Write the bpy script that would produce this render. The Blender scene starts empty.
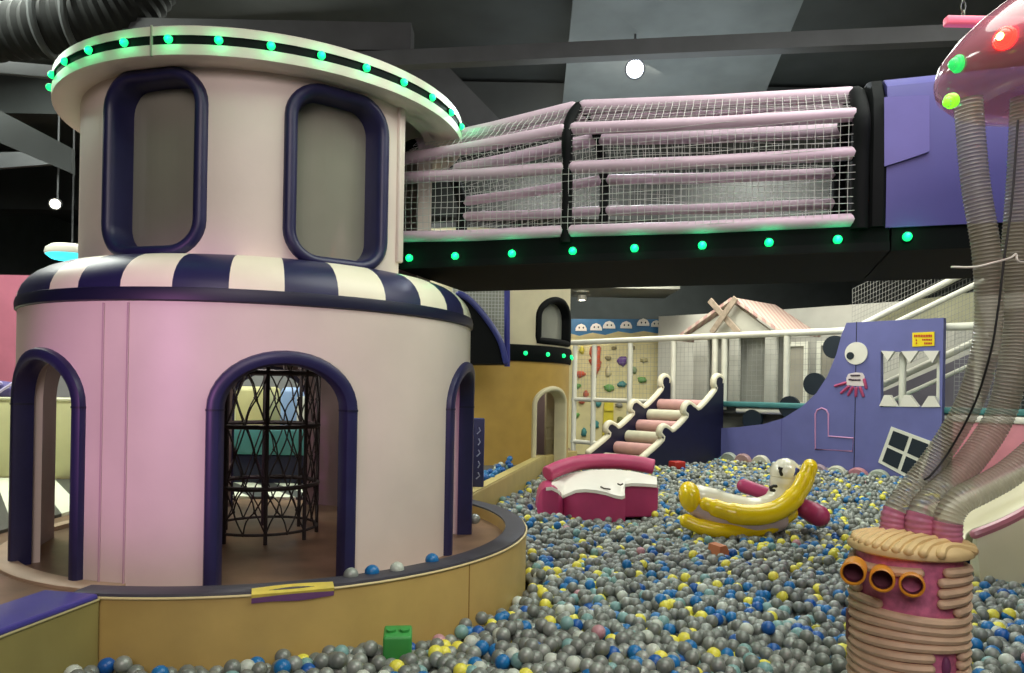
import bpy, math, random
import numpy as np
from mathutils import Vector, Matrix
from mathutils.geometry import tessellate_polygon

random.seed(7)
rng = np.random.default_rng(7)
PI = math.pi
sin, cos, rad = math.sin, math.cos, math.radians
SC = bpy.context.scene
COL = SC.collection

# ------------------------------------------------------------------ camera model
RHO, FPX, PX0, PY0, EYE = .018, 740.0, 512.0, 389.5, 1.48


def at(px, py, d):
    """world point seen at a photo pixel, at depth d metres in front of the eye"""
    a, b = px - PX0, py - PY0
    u = a * cos(RHO) + b * sin(RHO)
    v = -a * sin(RHO) + b * cos(RHO)
    return Vector((u / FPX * d, d, EYE - v / FPX * d))


def project(x, y, z):
    u, v = x / y * FPX, -(z - EYE) / y * FPX
    return PX0 + u * cos(RHO) - v * sin(RHO), PY0 + u * sin(RHO) + v * cos(RHO)


cam_d = bpy.data.cameras.new('camera')
cam_d.sensor_width = 36
cam_d.lens = FPX / 1024 * 36
cam_d.shift_y = (PY0 - 336.5) / 1024
cam_d.clip_start = .05
cam = bpy.data.objects.new('camera', cam_d)
cam.matrix_world = Matrix.Translation((0, 0, EYE)) @ Matrix.Rotation(PI / 2, 4, 'X') @ Matrix.Rotation(RHO, 4, 'Z')
COL.objects.link(cam)
SC.camera = cam

# ------------------------------------------------------------------ materials
MATS = {}
LEDP = []


def lin(c):
    return tuple((x / 255 / 12.92 if x / 255 <= .04045 else ((x / 255 + .055) / 1.055) ** 2.4) for x in c) + (1,)


def mat(name, rgb, rough=.5, noise=.06, scale=6, metallic=0, bump=0, emit=None, power=0, alpha=1, trans=0, bscale=40, coat=0, spec=.5):
    if name in MATS:
        return MATS[name]
    m = bpy.data.materials.new(name)
    m.use_nodes = True
    nt = m.node_tree
    b = nt.nodes['Principled BSDF']
    b.inputs['Roughness'].default_value = rough
    b.inputs['Metallic'].default_value = metallic
    b.inputs['Alpha'].default_value = alpha
    b.inputs['Transmission Weight'].default_value = trans
    b.inputs['Coat Weight'].default_value = coat
    b.inputs['Specular IOR Level'].default_value = spec
    b.inputs['Coat Roughness'].default_value = .15
    c = lin(rgb)
    tc = nt.nodes.new('ShaderNodeTexCoord')
    if noise:
        n = nt.nodes.new('ShaderNodeTexNoise')
        n.inputs['Scale'].default_value = scale
        n.inputs['Detail'].default_value = 4
        nt.links.new(tc.outputs['Object'], n.inputs['Vector'])
        r = nt.nodes.new('ShaderNodeValToRGB')
        r.color_ramp.elements[0].position = .3
        r.color_ramp.elements[1].position = .7
        r.color_ramp.elements[0].color = tuple(max(0, x * (1 - noise * 2)) for x in c[:3]) + (1,)
        r.color_ramp.elements[1].color = tuple(min(1, x * (1 + noise)) for x in c[:3]) + (1,)
        nt.links.new(n.outputs['Fac'], r.inputs['Fac'])
        nt.links.new(r.outputs['Color'], b.inputs['Base Color'])
    else:
        b.inputs['Base Color'].default_value = c
    if bump:
        n2 = nt.nodes.new('ShaderNodeTexNoise')
        n2.inputs['Scale'].default_value = bscale
        nt.links.new(tc.outputs['Object'], n2.inputs['Vector'])
        bp = nt.nodes.new('ShaderNodeBump')
        bp.inputs['Strength'].default_value = bump
        bp.inputs['Distance'].default_value = .01
        nt.links.new(n2.outputs['Fac'], bp.inputs['Height'])
        nt.links.new(bp.outputs['Normal'], b.inputs['Normal'])
    if emit:
        b.inputs['Emission Color'].default_value = lin(emit)
        b.inputs['Emission Strength'].default_value = power
    MATS[name] = m
    return m


def stripes_mat(name, c1, c2, scale, rot):
    m = bpy.data.materials.new(name)
    m.use_nodes = True
    nt = m.node_tree
    b = nt.nodes['Principled BSDF']
    b.inputs['Roughness'].default_value = .45
    tc = nt.nodes.new('ShaderNodeTexCoord')
    mp = nt.nodes.new('ShaderNodeMapping')
    mp.inputs['Rotation'].default_value = (0, 0, rot)
    sp = nt.nodes.new('ShaderNodeSeparateXYZ')
    ml = nt.nodes.new('ShaderNodeMath'); ml.operation = 'MULTIPLY'; ml.inputs[1].default_value = scale
    fr = nt.nodes.new('ShaderNodeMath'); fr.operation = 'FRACT'
    gt = nt.nodes.new('ShaderNodeMath'); gt.operation = 'GREATER_THAN'; gt.inputs[1].default_value = .5
    mx = nt.nodes.new('ShaderNodeMix'); mx.data_type = 'RGBA'
    mx.inputs[6].default_value = lin(c1)
    mx.inputs[7].default_value = lin(c2)
    L = nt.links.new
    L(tc.outputs['Object'], mp.inputs[0]); L(mp.outputs[0], sp.inputs[0]); L(sp.outputs[0], ml.inputs[0])
    L(ml.outputs[0], fr.inputs[0]); L(fr.outputs[0], gt.inputs[0]); L(gt.outputs[0], mx.inputs[0]); L(mx.outputs[2], b.inputs['Base Color'])
    return m


def pane_mat(name, rgb, opacity, rough=.12):
    """hazy plastic sheet: partly clear, partly milky, with a sheen"""
    m = bpy.data.materials.new(name)
    m.use_nodes = True
    nt = m.node_tree
    b = nt.nodes['Principled BSDF']
    b.inputs['Roughness'].default_value = rough
    b.inputs['Base Color'].default_value = lin(rgb)
    b.inputs['Specular IOR Level'].default_value = .7
    n = nt.nodes.new('ShaderNodeTexNoise'); n.inputs['Scale'].default_value = 3
    tc = nt.nodes.new('ShaderNodeTexCoord')
    mr = nt.nodes.new('ShaderNodeMapRange')
    mr.inputs[3].default_value = opacity - .12
    mr.inputs[4].default_value = min(1, opacity + .12)
    nt.links.new(tc.outputs['Object'], n.inputs['Vector'])
    nt.links.new(n.outputs['Fac'], mr.inputs[0])
    nt.links.new(mr.outputs[0], b.inputs['Alpha'])
    return m


CREAM = mat('cream_vinyl', (226, 212, 200), .42, .03, 3, bump=.05, bscale=25)
NAVY = mat('navy_vinyl', (38, 38, 78), .4, .08, 8)
NAVYD = mat('dark_navy_vinyl', (20, 22, 52), .45, .08, 8)
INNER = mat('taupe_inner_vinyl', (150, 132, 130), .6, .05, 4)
BLACKV = mat('black_vinyl', (9, 12, 13), .7, .1, 8, spec=.15)
BEAM = mat('bridge_dark_green_black', (7, 13, 12), .75, .1, 6, spec=.12)
YELLOWV = mat('mustard_vinyl', (192, 164, 96), .45, .05, 5, bump=.05, bscale=20)
LEDGE = mat('charcoal_ledge_vinyl', (62, 62, 72), .5, .1, 8)
BROWN = mat('brown_wood_vinyl', (128, 100, 76), .35, .18, 5)
PINKW = mat('pink_paint', (200, 118, 140), .7, .05, 4)
DARKW = mat('dark_wall_paint', (62, 70, 70), .8, .08, 3)
CEIL = mat('dark_ceiling_paint', (50, 54, 54), .85, .12, 2)
CEILB = mat('dark_metal_beam', (64, 66, 68), .6, .1, 4)
CEIL_LIT = mat('lit_ceiling_grey', (98, 104, 104), .8, .08, 3)  # lighter grey, stands in for lamplight on the ceiling
DUCT = mat('dull_duct_metal', (24, 26, 25), .8, .12, 5, spec=.2)
FOAMP = mat('pale_pink_foam', (214, 188, 204), .6, .04, 8)
NETW = mat('pale_net_cord', (200, 200, 196), .7, 0)
NETG = mat('grey_net_cord', (150, 152, 148), .7, 0)
NETB = mat('black_net_cord', (44, 36, 36), .7, .1, 20)
POSTW = mat('white_padded_post', (228, 229, 214), .5, .04, 6)
PURPLE = mat('lavender_blue_board', (104, 108, 168), .5, .05, 3)
PURPD = mat('deep_purple_vinyl', (80, 76, 148), .5, .05, 3)
LEDM = mat('green_led', (40, 255, 160), .3, 0, emit=(20, 255, 128), power=1.4)
WHITEP = mat('white_plastic', (232, 230, 218), .35, .02, 6)
MAG = mat('magenta_foam', (172, 56, 102), .4, .06, 6)
MAGL = mat('rose_foam', (190, 74, 114), .38, .06, 6)
YEL = mat('bright_yellow_vinyl', (240, 208, 14), .25, .03, 6, coat=.5)
TEAL = mat('teal_vinyl', (70, 132, 132), .5, .06, 6)
GREYW = mat('pale_grey_board', (192, 193, 183), .6, .04, 3)
DISC = mat('dark_teal_board', (18, 34, 46), .5, .05, 5)


# ------------------------------------------------------------------ mesh builder
class MB:
    def __init__(self):
        self.v, self.f, self.m = [], [], []

    def add(self, vs, fs, mi=0):
        b = len(self.v)
        self.v.extend(Vector(p) for p in vs)
        self.f.extend(tuple(b + i for i in f) for f in fs)
        self.m.extend([mi] * len(fs))
        return self

    def box(self, c, s, rot=None, mi=0, bevel=0):
        hx, hy, hz = s[0] / 2, s[1] / 2, s[2] / 2
        R = rot or Matrix.Identity(3)
        c = Vector(c)
        if bevel <= 0:
            P = [(-hx, -hy, -hz), (hx, -hy, -hz), (hx, hy, -hz), (-hx, hy, -hz), (-hx, -hy, hz), (hx, -hy, hz), (hx, hy, hz), (-hx, hy, hz)]
            F = [(0, 3, 2, 1), (4, 5, 6, 7), (0, 1, 5, 4), (1, 2, 6, 5), (2, 3, 7, 6), (3, 0, 4, 7)]
            return self.add([c + R @ Vector(p) for p in P], F, mi)
        # rounded box: stacked rounded-rect rings
        b = min(bevel, hx * .95, hy * .95, hz * .95)
        rings = []
        for zz, k in [(-hz, b), (-hz + b * .3, b * .3), (-hz + b, 0), (hz - b, 0), (hz - b * .3, b * .3), (hz, b)]:
            ring = []
            for sx, sy, a0 in ((1, 1, 0), (-1, 1, 90), (-1, -1, 180), (1, -1, 270)):
                for t in range(4):
                    a = rad(a0 + 30 * t)
                    rr = max(b - k, b * .15)
                    ring.append((sx * (hx - b) + cos(a) * rr, sy * (hy - b) + sin(a) * rr, zz))
            rings.append(ring)
        return self.rings([[c + R @ Vector(p) for p in r] for r in rings], True, True, mi)

    def rings(self, rings, closed=True, caps=True, mi=0):
        n = len(rings[0])
        vs = [p for r in rings for p in r]
        fs = []
        for i in range(len(rings) - 1):
            for j in range(n if closed else n - 1):
                k = (j + 1) % n
                fs.append((i * n + j, i * n + k, (i + 1) * n + k, (i + 1) * n + j))
        if caps:
            fs.append(tuple(reversed(range(n))))
            fs.append(tuple((len(rings) - 1) * n + j for j in range(n)))
        return self.add(vs, fs, mi)

    def tube(self, pts, r, n=10, closed=False, caps=True, mi=0, round_ends=False):
        pts = [Vector(p) for p in pts]
        N = len(pts)
        rs = list(r) if hasattr(r, '__len__') else [r] * N
        if round_ends and not closed:
            d0 = (pts[0] - pts[1]).normalized(); d1 = (pts[-1] - pts[-2]).normalized()
            a, b = [], []
            for t in (80, 60, 35, 15):
                a.append((pts[0] + d0 * rs[0] * sin(rad(t)), rs[0] * cos(rad(t))))
                b.insert(0, (pts[-1] + d1 * rs[-1] * sin(rad(t)), rs[-1] * cos(rad(t))))
            pts = [p for p, _ in a] + pts + [p for p, _ in b]
            rs = [q for _, q in a] + rs + [q for _, q in b]
            N = len(pts)
        up = None
        rings = []
        for i in range(N):
            if closed:
                t = (pts[(i + 1) % N] - pts[i - 1]).normalized()
            else:
                t = (pts[min(i + 1, N - 1)] - pts[max(i - 1, 0)]).normalized()
            if up is None:
                up = Vector((0, 0, 1)) if abs(t.z) < .9 else Vector((1, 0, 0))
            side = t.cross(up)
            if side.length < 1e-6:
                side = t.orthogonal()
            side.normalize()
            up = side.cross(t).normalized()
            rings.append([pts[i] + (side * cos(2 * PI * k / n) + up * sin(2 * PI * k / n)) * rs[i] for k in range(n)])
        if closed:
            rings.append(rings[0])
            return self.rings(rings, True, False, mi)
        return self.rings(rings, True, caps, mi)

    def lathe(self, prof, c=(0, 0, 0), n=48, mi=0, axis=None, closed=False, caps=False):
        c = Vector(c)
        if axis is None:
            X, Y, Z = Vector((1, 0, 0)), Vector((0, 1, 0)), Vector((0, 0, 1))
        else:
            Z = Vector(axis).normalized(); X = Z.orthogonal().normalized(); Y = Z.cross(X)
        rings = [[c + (X * cos(2 * PI * k / n) + Y * sin(2 * PI * k / n)) * max(r, 1e-4) + Z * z for k in range(n)] for r, z in prof]
        if closed:
            rings.append(rings[0])
        return self.rings(rings, True, caps and not closed, mi)

    def sphere(self, c, r, n=16, m=10, squash=(1, 1, 1), mi=0, rot=None):
        c = Vector(c); R = rot or Matrix.Identity(3)
        rings = []
        for i in range(m + 1):
            a = -PI / 2 + PI * i / m
            rr = max(cos(a), 1e-3)
            rings.append([c + R @ Vector((rr * cos(2 * PI * k / n) * r * squash[0], rr * sin(2 * PI * k / n) * r * squash[1], sin(a) * r * squash[2])) for k in range(n)])
        return self.rings(rings, True, True, mi)

    def extrude(self, loops, w0, w1, fr, mi=0, side_mi=None):
        """polygon loops (outer, holes) in the frame's (u, v), thickness from w0 to w1 along its normal"""
        loops = [[Vector((p[0], p[1], 0)) for p in l] for l in loops]
        tris = tessellate_polygon(loops)
        flat = [p for l in loops for p in l]
        n = len(flat)
        vs = [fr.p(q.x, q.y, w1) for q in flat] + [fr.p(q.x, q.y, w0) for q in flat]
        fs = []
        for t in tris:
            a, b, c = (flat[i] for i in t)
            if (b - a).cross(c - a).z < 0:
                t = (t[0], t[2], t[1])
            fs.append(tuple(t)); fs.append(tuple(n + i for i in reversed(t)))
        self.add(vs, fs, mi)
        base = len(self.v) - 2 * n
        o = 0
        for l in loops:
            for j in range(len(l)):
                k = (j + 1) % len(l)
                self.f.append((base + o + j, base + n + o + j, base + n + o + k, base + o + k))
                self.m.append(mi if side_mi is None else side_mi)
            o += len(l)
        return self

    def net(self, grid, r=.0025):
        """square-section cords along the rows and columns of a grid of points"""
        rows, cols = len(grid), len(grid[0])
        for i in range(rows):
            self.tube(grid[i], r, 4, caps=False)
        for j in range(cols):
            self.tube([grid[i][j] for i in range(rows)], r, 4, caps=False)
        return self

    def weld(self):
        seen, idx, nv = {}, [], []
        for p in self.v:
            k = (round(p.x, 4), round(p.y, 4), round(p.z, 4))
            if k not in seen:
                seen[k] = len(nv); nv.append(p)
            idx.append(seen[k])
        fs, ms = [], []
        for f, m in zip(self.f, self.m):
            g = []
            for i in (idx[j] for j in f):
                if i not in g:
                    g.append(i)
            if len(g) > 2:
                fs.append(tuple(g)); ms.append(m)
        self.v, self.f, self.m = nv, fs, ms
        return self

    def build(self, name, mats, parent=None, smooth=True, angle=40):
        me = bpy.data.meshes.new(name)
        o = bpy.data.objects.new(name, me)
        if parent is not None:
            top = parent
            while top.parent:
                top = top.parent
            org = Vector(top.location) if parent.parent is None else Vector(top.location)
            o.parent = parent
            if parent.parent is None and parent.type == 'MESH':
                org = Vector(parent.location)
        else:
            lo = Vector([min(v[i] for v in self.v) for i in range(3)])
            hi = Vector([max(v[i] for v in self.v) for i in range(3)])
            org = Vector(((lo.x + hi.x) / 2, (lo.y + hi.y) / 2, lo.z))
            o.location = org
        me.from_pydata([v - org for v in self.v], [], self.f)
        for m_ in (mats if isinstance(mats, (list, tuple)) else [mats]):
            me.materials.append(m_)
        me.polygons.foreach_set('material_index', self.m)
        if smooth:
            me.polygons.foreach_set('use_smooth', [True] * len(self.f))
            me.update()
            me.set_sharp_from_angle(angle=rad(angle))
        me.update()
        COL.objects.link(o)
        return o


class Frame:
    def __init__(self, o, u, v=(0, 0, 1)):
        self.o, self.u, self.v = Vector(o), Vector(u).normalized(), Vector(v).normalized()
        self.n = self.u.cross(self.v).normalized()

    def p(self, u, v, w=0):
        return self.o + self.u * u + self.v * v + self.n * w

    def off(self, w):
        f = Frame(self.o + self.n * w, self.u, self.v)
        return f

    def hit(self, px, py, w=0):
        """(u, v) of the point of this plane that shows at a photo pixel"""
        d = at(px, py, 1.0) - Vector((0, 0, EYE))
        o = self.o + self.n * w - Vector((0, 0, EYE))
        t = o.dot(self.n) / d.dot(self.n)
        q = d * t - o
        return q.dot(self.u), q.dot(self.v)


def tag(o, label, cat, group=None, kind=None):
    if label: o['label'] = label
    if cat: o['category'] = cat
    if group: o['group'] = group
    if kind: o['kind'] = kind
    return o


def thing(name, label, cat, loc, group=None):
    o = bpy.data.objects.new(name, None)
    o.empty_display_size = .1
    o.location = loc
    COL.objects.link(o)
    return tag(o, label, cat, group)


def struct(name, mb, m, smooth=False):
    o = mb.build(name, m, None, smooth)
    o['kind'] = 'structure'
    return o


def circle(cx, cy, r, n=24, a0=0, a1=360):
    full = abs(a1 - a0) >= 359.9
    return [(cx + r * cos(rad(a0 + (a1 - a0) * i / (n if full else n - 1))), cy + r * sin(rad(a0 + (a1 - a0) * i / (n if full else n - 1)))) for i in range(n)]


def rrect(x0, y0, x1, y1, r, n=5):
    out = []
    for cx, cy, a in ((x1 - r, y1 - r, 0), (x0 + r, y1 - r, 90), (x0 + r, y0 + r, 180), (x1 - r, y0 + r, 270)):
        out += [(cx + r * cos(rad(a + 90 * i / n)), cy + r * sin(rad(a + 90 * i / n))) for i in range(n + 1)]
    return out


def smooth_path(pts, n=8):
    """Catmull-Rom through the points"""
    P = [Vector(p) for p in pts]
    P = [P[0] * 2 - P[1]] + P + [P[-1] * 2 - P[-2]]
    out = []
    for i in range(1, len(P) - 2):
        a, b, c, d = P[i - 1:i + 3]
        for k in range(n):
            t = k / n
            out.append(.5 * ((2 * b) + (c - a) * t + (2 * a - 5 * b + 4 * c - d) * t * t + (3 * b - a - 3 * c + d) * t ** 3))
    out.append(P[-2].copy())
    return out


def lerp(a, b, t):
    return a + (b - a) * t


# =================================================================== THE ROOM
TX, TY = -1.63, 4.85                       # axis of the near castle tower
A = Vector((3.75, 12.5, 0))                # left foot of the lavender board
FE = Vector((.6606, -.7507, 0))            # direction of the board and of the fence behind it
FEN = Frame(A, FE)                         # its normal points at the pit

CEIL_Z = 5.4
X0, X1, Y0, Y1 = -11.0, 13.0, -4.0, 19.0
fl = MB(); fl.box(((X0 + X1) / 2, (Y0 + Y1) / 2, -.05), (X1 - X0, Y1 - Y0, .1))
struct('floor', fl, mat('grey_mat_floor', (92, 92, 90), .6, .1, 2))
c_ = MB(); c_.box(((X0 + X1) / 2, (Y0 + Y1) / 2, CEIL_Z + .05), (X1 - X0, Y1 - Y0, .1))
struct('ceiling', c_, CEIL)
w = MB(); w.box(((X0 + X1) / 2, Y1 + .1, CEIL_Z / 2), (X1 - X0, .2, CEIL_Z)); struct('wall_back', w, DARKW)
w = MB(); w.box((X0 - .1, (Y0 + Y1) / 2, CEIL_Z / 2), (.2, Y1 - Y0, CEIL_Z)); struct('wall_left', w, DARKW)
w = MB(); w.box((X1 + .1, (Y0 + Y1) / 2, CEIL_Z / 2), (.2, Y1 - Y0, CEIL_Z)); struct('wall_right', w, DARKW)
w = MB(); w.box(((X0 + X1) / 2, Y0 - .1, CEIL_Z / 2), (X1 - X0, .2, CEIL_Z)); struct('wall_front', w, DARKW)
# partitions seen past the tower on the left
w = MB(); w.box((-8.3, 9.6, 1.42), (4.3, .12, 2.84)); struct('wall_pink', w, PINKW)
w = MB(); w.box((-3.2, 9.9, 1.1), (5.9, .12, 2.2)); struct('wall_grey', w, mat('grey_paint', (140, 142, 142), .7, .06, 3))

# raised deck round the tower
RO, RI = 1.74, 1.60
pl = [(-9, 1.6), (-2.15, 1.6), (-1.95, 3.15)]
pl += [(TX + 1.66 * cos(rad(a)), TY + 1.66 * sin(rad(a))) for a in range(-96, 38, 7)]
pl += [(-.40, 6.0), (.42, 9.85), (.9, 10.85), (1.0, 12.6), (-9, 12.6)]
p_ = MB(); p_.extrude([pl], 0, .5, Frame((0, 0, 0), (1, 0, 0), (0, 1, 0)))
struct('floor_raised', p_, BROWN)

# ------------------------------------------------------------------ ceiling furniture
def hung(name, label, cat, mb, m, group=None, smooth=True):
    return tag(mb.build(name, m, None, smooth), label, cat, group)


b = MB(); P1, P2 = at(470, 57, 6.8), at(1010, 33, 6.3)
d_ = (P2 - P1).normalized()
b.box((P1 + P2) / 2, ((P2 - P1).length + 2.4, .12, .14), Matrix((d_, Vector((-d_.y, d_.x, 0)), Vector((0, 0, 1)))).transposed())
hung('ceiling_rail', 'long grey ceiling rail crossing above the netted bridge', 'rail', b, CEILB, smooth=False)
for i, (x, y, z, wx, wy, h, lab) in enumerate([
        (0, 9.5, 5.1, 24, .35, .5, 'dark ceiling beam directly behind the long grey rail'),
        (0, 13.0, 4.9, 24, .4, .9, 'deep dark ceiling beam farthest back over the fence'),
        (-6, 7.0, 4.75, 10, .22, .26, 'dark ceiling beam ending behind the cornice of the near tower')]):
    b = MB(); b.box((x, y, z), (wx, wy, h)); struct('ceiling_beam_%d' % (i + 1), b, CEILB if i == 2 else CEIL)


def slab(pts, d, th, name, m):
    """sloping ceiling panel laid through photo points at given depths"""
    P = [at(px, py, dd) for (px, py), dd in zip(pts, d)]
    nrm = (P[1] - P[0]).cross(P[2] - P[0]).normalized()
    b = MB()
    n = len(P)
    b.add([p for p in P] + [p + nrm * th for p in P], [tuple(range(n)), tuple(reversed(range(n, 2 * n)))] + [(j, (j + 1) % n, n + (j + 1) % n, n + j) for j in range(n)])
    o = b.build(name, m, None, False); o['kind'] = 'structure'
    return o


slab([(575, -20), (812, -20), (752, 125), (560, 130)], [6.7, 6.6, 9.6, 9.6], .05, 'ceiling_lit_patch', CEIL_LIT)  # paler slab shaped like the ceiling area lit near the spotlight
slab([(395, 72), (490, -10), (520, -10), (432, 50), (520, 140), (490, 140)], [8.6] * 6, .08, 'ceiling_panel_2', CEILB)
slab([(830, -10), (880, -10), (960, 30), (905, 30)], [8.2] * 4, .08, 'ceiling_panel_3', CEILB)
slab([(-30, 95), (-30, 130), (75, 175), (75, 150)], [7.8] * 4, .06, 'ceiling_panel_4', CEIL)
slab([(-30, 60), (-30, 72), (80, 82), (80, 70)], [7.4] * 4, .06, 'ceiling_panel_5', CEILB)
slab([(-30, 155), (-30, 172), (60, 165), (60, 152)], [9] * 4, .06, 'ceiling_panel_6', CEILB)

dk = MB()
path = [at(-120, 40, 6.9), at(0, 32, 6.9), at(70, 24, 6.9), at(128, 6, 7.0), at(160, -30, 7.1)]
pp = smooth_path(path, 14)
dk.tube(pp, [.24 + (.022 if i % 2 else 0) for i in range(len(pp))], 20)
tag(dk.build('ventilation_duct', DUCT), 'large round ribbed ventilation duct above the cornice of the near tower', 'duct')
for i, (px, py, lab) in enumerate([(52, 22, 'dark clamp ring around the ribbed duct, nearer the pink wall'), (82, 20, 'dark clamp ring around the ribbed duct, nearer the tower window')]):
    k = MB(); k.tube([at(px, py, 6.9) + Vector((0, .31 * cos(2 * PI * j / 24), .31 * sin(2 * PI * j / 24))) for j in range(24)], .035, 8, closed=True)
    tag(k.build('duct_clamp', CEIL), lab, 'clamp')

WLAMP = mat('white_lamp', (255, 255, 255), .3, 0, emit=(235, 242, 255), power=30)


def spot_lamp(pos, r, label, power_mat, aim, group=None):
    o = thing('ceiling_spotlight', label, 'light', pos, group)
    ax = Vector(aim).normalized()
    h = MB(); h.lathe([(r * .3, -r * 2.4), (r * .9, -r * 2.2), (r * 1.15, -r * .6), (r * 1.2, 0), (r * 1.05, 0), (r * .95, -r * .2)], pos, 20, axis=ax)
    h.build('lamp_housing', CEILB, o)
    h = MB(); h.tube([Vector(pos) - ax * r * 2, Vector(pos) - ax * r * 2 + Vector((0, 0, .2)), Vector((pos[0], pos[1], CEIL_Z)) - ax * r * 2], .012, 6)
    h.build('hanging_stem', CEILB, o)
    g = MB(); g.lathe([(0, .01), (r * .6, 0), (r * .95, -r * .15)], pos, 20, axis=ax)
    g.build('lamp_lens', power_mat, o)
    return o


pz = at(635, 69, 7.4)
spot_lamp(pz, .085, 'bright white ceiling spotlight shining above the netted bridge', WLAMP, (-.12, -.9, -.45))
spot_lamp(at(55, 204, 9), .06, 'small white spotlight under the dark ceiling beside the near tower', mat('soft_lamp', (255, 250, 230), .3, 0, emit=(255, 245, 220), power=9), (.3, -.9, -.3))
# round pendant with a cyan underside
pc = at(72, 254, 8)
o = thing('pendant_lamp', 'round white pendant lamp glowing cyan underneath, half behind the near tower', 'light', pc)
k = MB(); k.lathe([(0, .09), (.2, .085), (.25, .05), (.26, 0), (.25, -.02)], pc, 28); k.build('lamp_shade', WHITEP, o)
k = MB(); k.lathe([(.25, -.02), (.2, -.06), (0, -.075)], pc, 28); k.build('lamp_diffuser', mat('cyan_diffuser', (90, 230, 240), .4, 0, emit=(40, 205, 225), power=2.2), o)
k = MB(); k.tube([pc + Vector((0, 0, .08)), Vector((pc.x, pc.y, CEIL_Z))], .008, 6); k.build('hanging_cord', CEILB, o)
# pink light bar over the octopus head
pb = at(985, 22, 3.7)
o = thing('hanging_light_bar', 'short pink bar hanging on a chain above the translucent octopus head', 'light bar', pb)
k = MB(); k.box(pb, (.40, .05, .045), bevel=.01); k.build('light_bar', mat('pink_bar', (235, 120, 140), .4, .03, 5, emit=(235, 90, 115), power=.35), o)
k = MB()
for i in range(16):
    z0 = pb.z + .03 + i * .045
    c0 = at(963, 22, 3.7)
    ax = (1, 0) if i % 2 else (0, 1)
    k.tube([Vector((c0.x + ax[0] * .012 * cos(t), c0.y + ax[1] * .012 * cos(t), z0 + .026 * sin(t))) for t in [2 * PI * j / 10 for j in range(10)]], .0035, 5, closed=True)
k.build('chain', mat('steel_chain', (120, 124, 110), .35, .05, 10, metallic=.7), o)

# =================================================================== CYLINDER WALLS
def cp(c, r, th, z):
    return Vector((c[0] + r * cos(rad(th)), c[1] + r * sin(rad(th)), z))


def ring_wall(mb, c, ro, ri, z0, z1, openings, step=2.0, mi=0, t0=-180, t1=180):
    """hollow cylinder wall with openings (t_a, t_b, low(t), high(t)); low None = open to the foot"""
    ts = {round(t0 + step * i, 3) for i in range(int((t1 - t0) / step) + 1)} | {t1}
    for a, b_, lo, hi in openings:
        ts = {t for t in ts if not (abs(t - a) < .3 or abs(t - b_) < .3)}
        ts |= {a, b_}
        m_ = (a + b_) / 2
        for k in range(1, 24):
            ts.add(round(m_ - (b_ - a) / 2 * cos(PI * k / 24), 3))
    ts = sorted(ts)

    def segs(t, tm):
        for a, b_, lo, hi in openings:
            if a < tm < b_:
                out = []
                if lo is not None and lo(t) > z0 + 1e-4:
                    out.append((z0, lo(t)))
                if hi(t) < z1 - 1e-4:
                    out.append((hi(t), z1))
                return out
        return [(z0, z1)]
    for i in range(len(ts) - 1):
        a, b_ = ts[i], ts[i + 1]
        tm = (a + b_) / 2
        for (la, ha), (lb, hb) in zip(segs(a, tm), segs(b_, tm)):
            P = [cp(c, ro, a, la), cp(c, ro, b_, lb), cp(c, ro, b_, hb), cp(c, ro, a, ha), cp(c, ri, a, la), cp(c, ri, b_, lb), cp(c, ri, b_, hb), cp(c, ri, a, ha)]
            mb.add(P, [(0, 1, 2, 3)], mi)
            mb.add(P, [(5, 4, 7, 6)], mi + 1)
            mb.add(P, [(4, 5, 1, 0), (3, 2, 6, 7)], mi)
    for a, b_, lo, hi in openings:
        for t in (a, b_):
            l = lo(t) if lo else z0
            h = hi(t)
            if h - l > 1e-3 and abs(t) < 179.9:
                mb.add([cp(c, ro, t, l), cp(c, ri, t, l), cp(c, ri, t, h), cp(c, ro, t, h)], [(0, 1, 2, 3)], mi)
    return mb


def arch(cth, half, zb, zs, zt):
    def hi(t):
        u = max(-1, min(1, (t - cth) / half))
        return zs + (zt - zs) * math.sqrt(max(0, 1 - u * u))
    return (cth - half, cth + half, None if zb is None else (lambda t: zb), hi)


def rwin(cth, half, z0, z1, rz, rt):
    """rounded-rectangle opening on the cylinder (rt = corner width in degrees, rz = corner height)"""
    def k(t):
        u = abs(t - cth)
        e = max(0, u - (half - rt)) / rt
        return rz * (1 - math.sqrt(max(0, 1 - min(1, e) ** 2)))
    return (cth - half, cth + half, lambda t: z0 + k(t), lambda t: z1 - k(t))


def sweep_on_cyl(mb, c, path, r0, r1, wd, closed, mi=0, round_=True):
    """padded trim: path of (theta, z) on a cylinder, in-plane width wd, from radius r0 to r1"""
    rm = (r0 + r1) / 2
    N = len(path)
    prof = [(-.5, 0), (-.5, .75), (-.38, .93), (-.15, 1), (.15, 1), (.38, .93), (.5, .75), (.5, 0)] if round_ else [(-.5, 0), (-.5, 1), (.5, 1), (.5, 0)]
    rings = []
    for i in range(N):
        if closed:
            a, b_ = path[i - 1], path[(i + 1) % N]
        else:
            a, b_ = path[max(i - 1, 0)], path[min(i + 1, N - 1)]
        dx, dz = rad(b_[0] - a[0]) * rm, b_[1] - a[1]
        L = math.hypot(dx, dz) or 1
        nx, nz = -dz / L, dx / L
        ring = []
        for u, v in prof:
            r = lerp(r0, r1, v)
            ring.append(cp(c, r, path[i][0] + math.degrees(nx * u * wd / rm), path[i][1] + nz * u * wd))
        rings.append(ring)
    if closed:
        rings.append(rings[0])
    return mb.rings(rings, True, not closed, mi)


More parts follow.
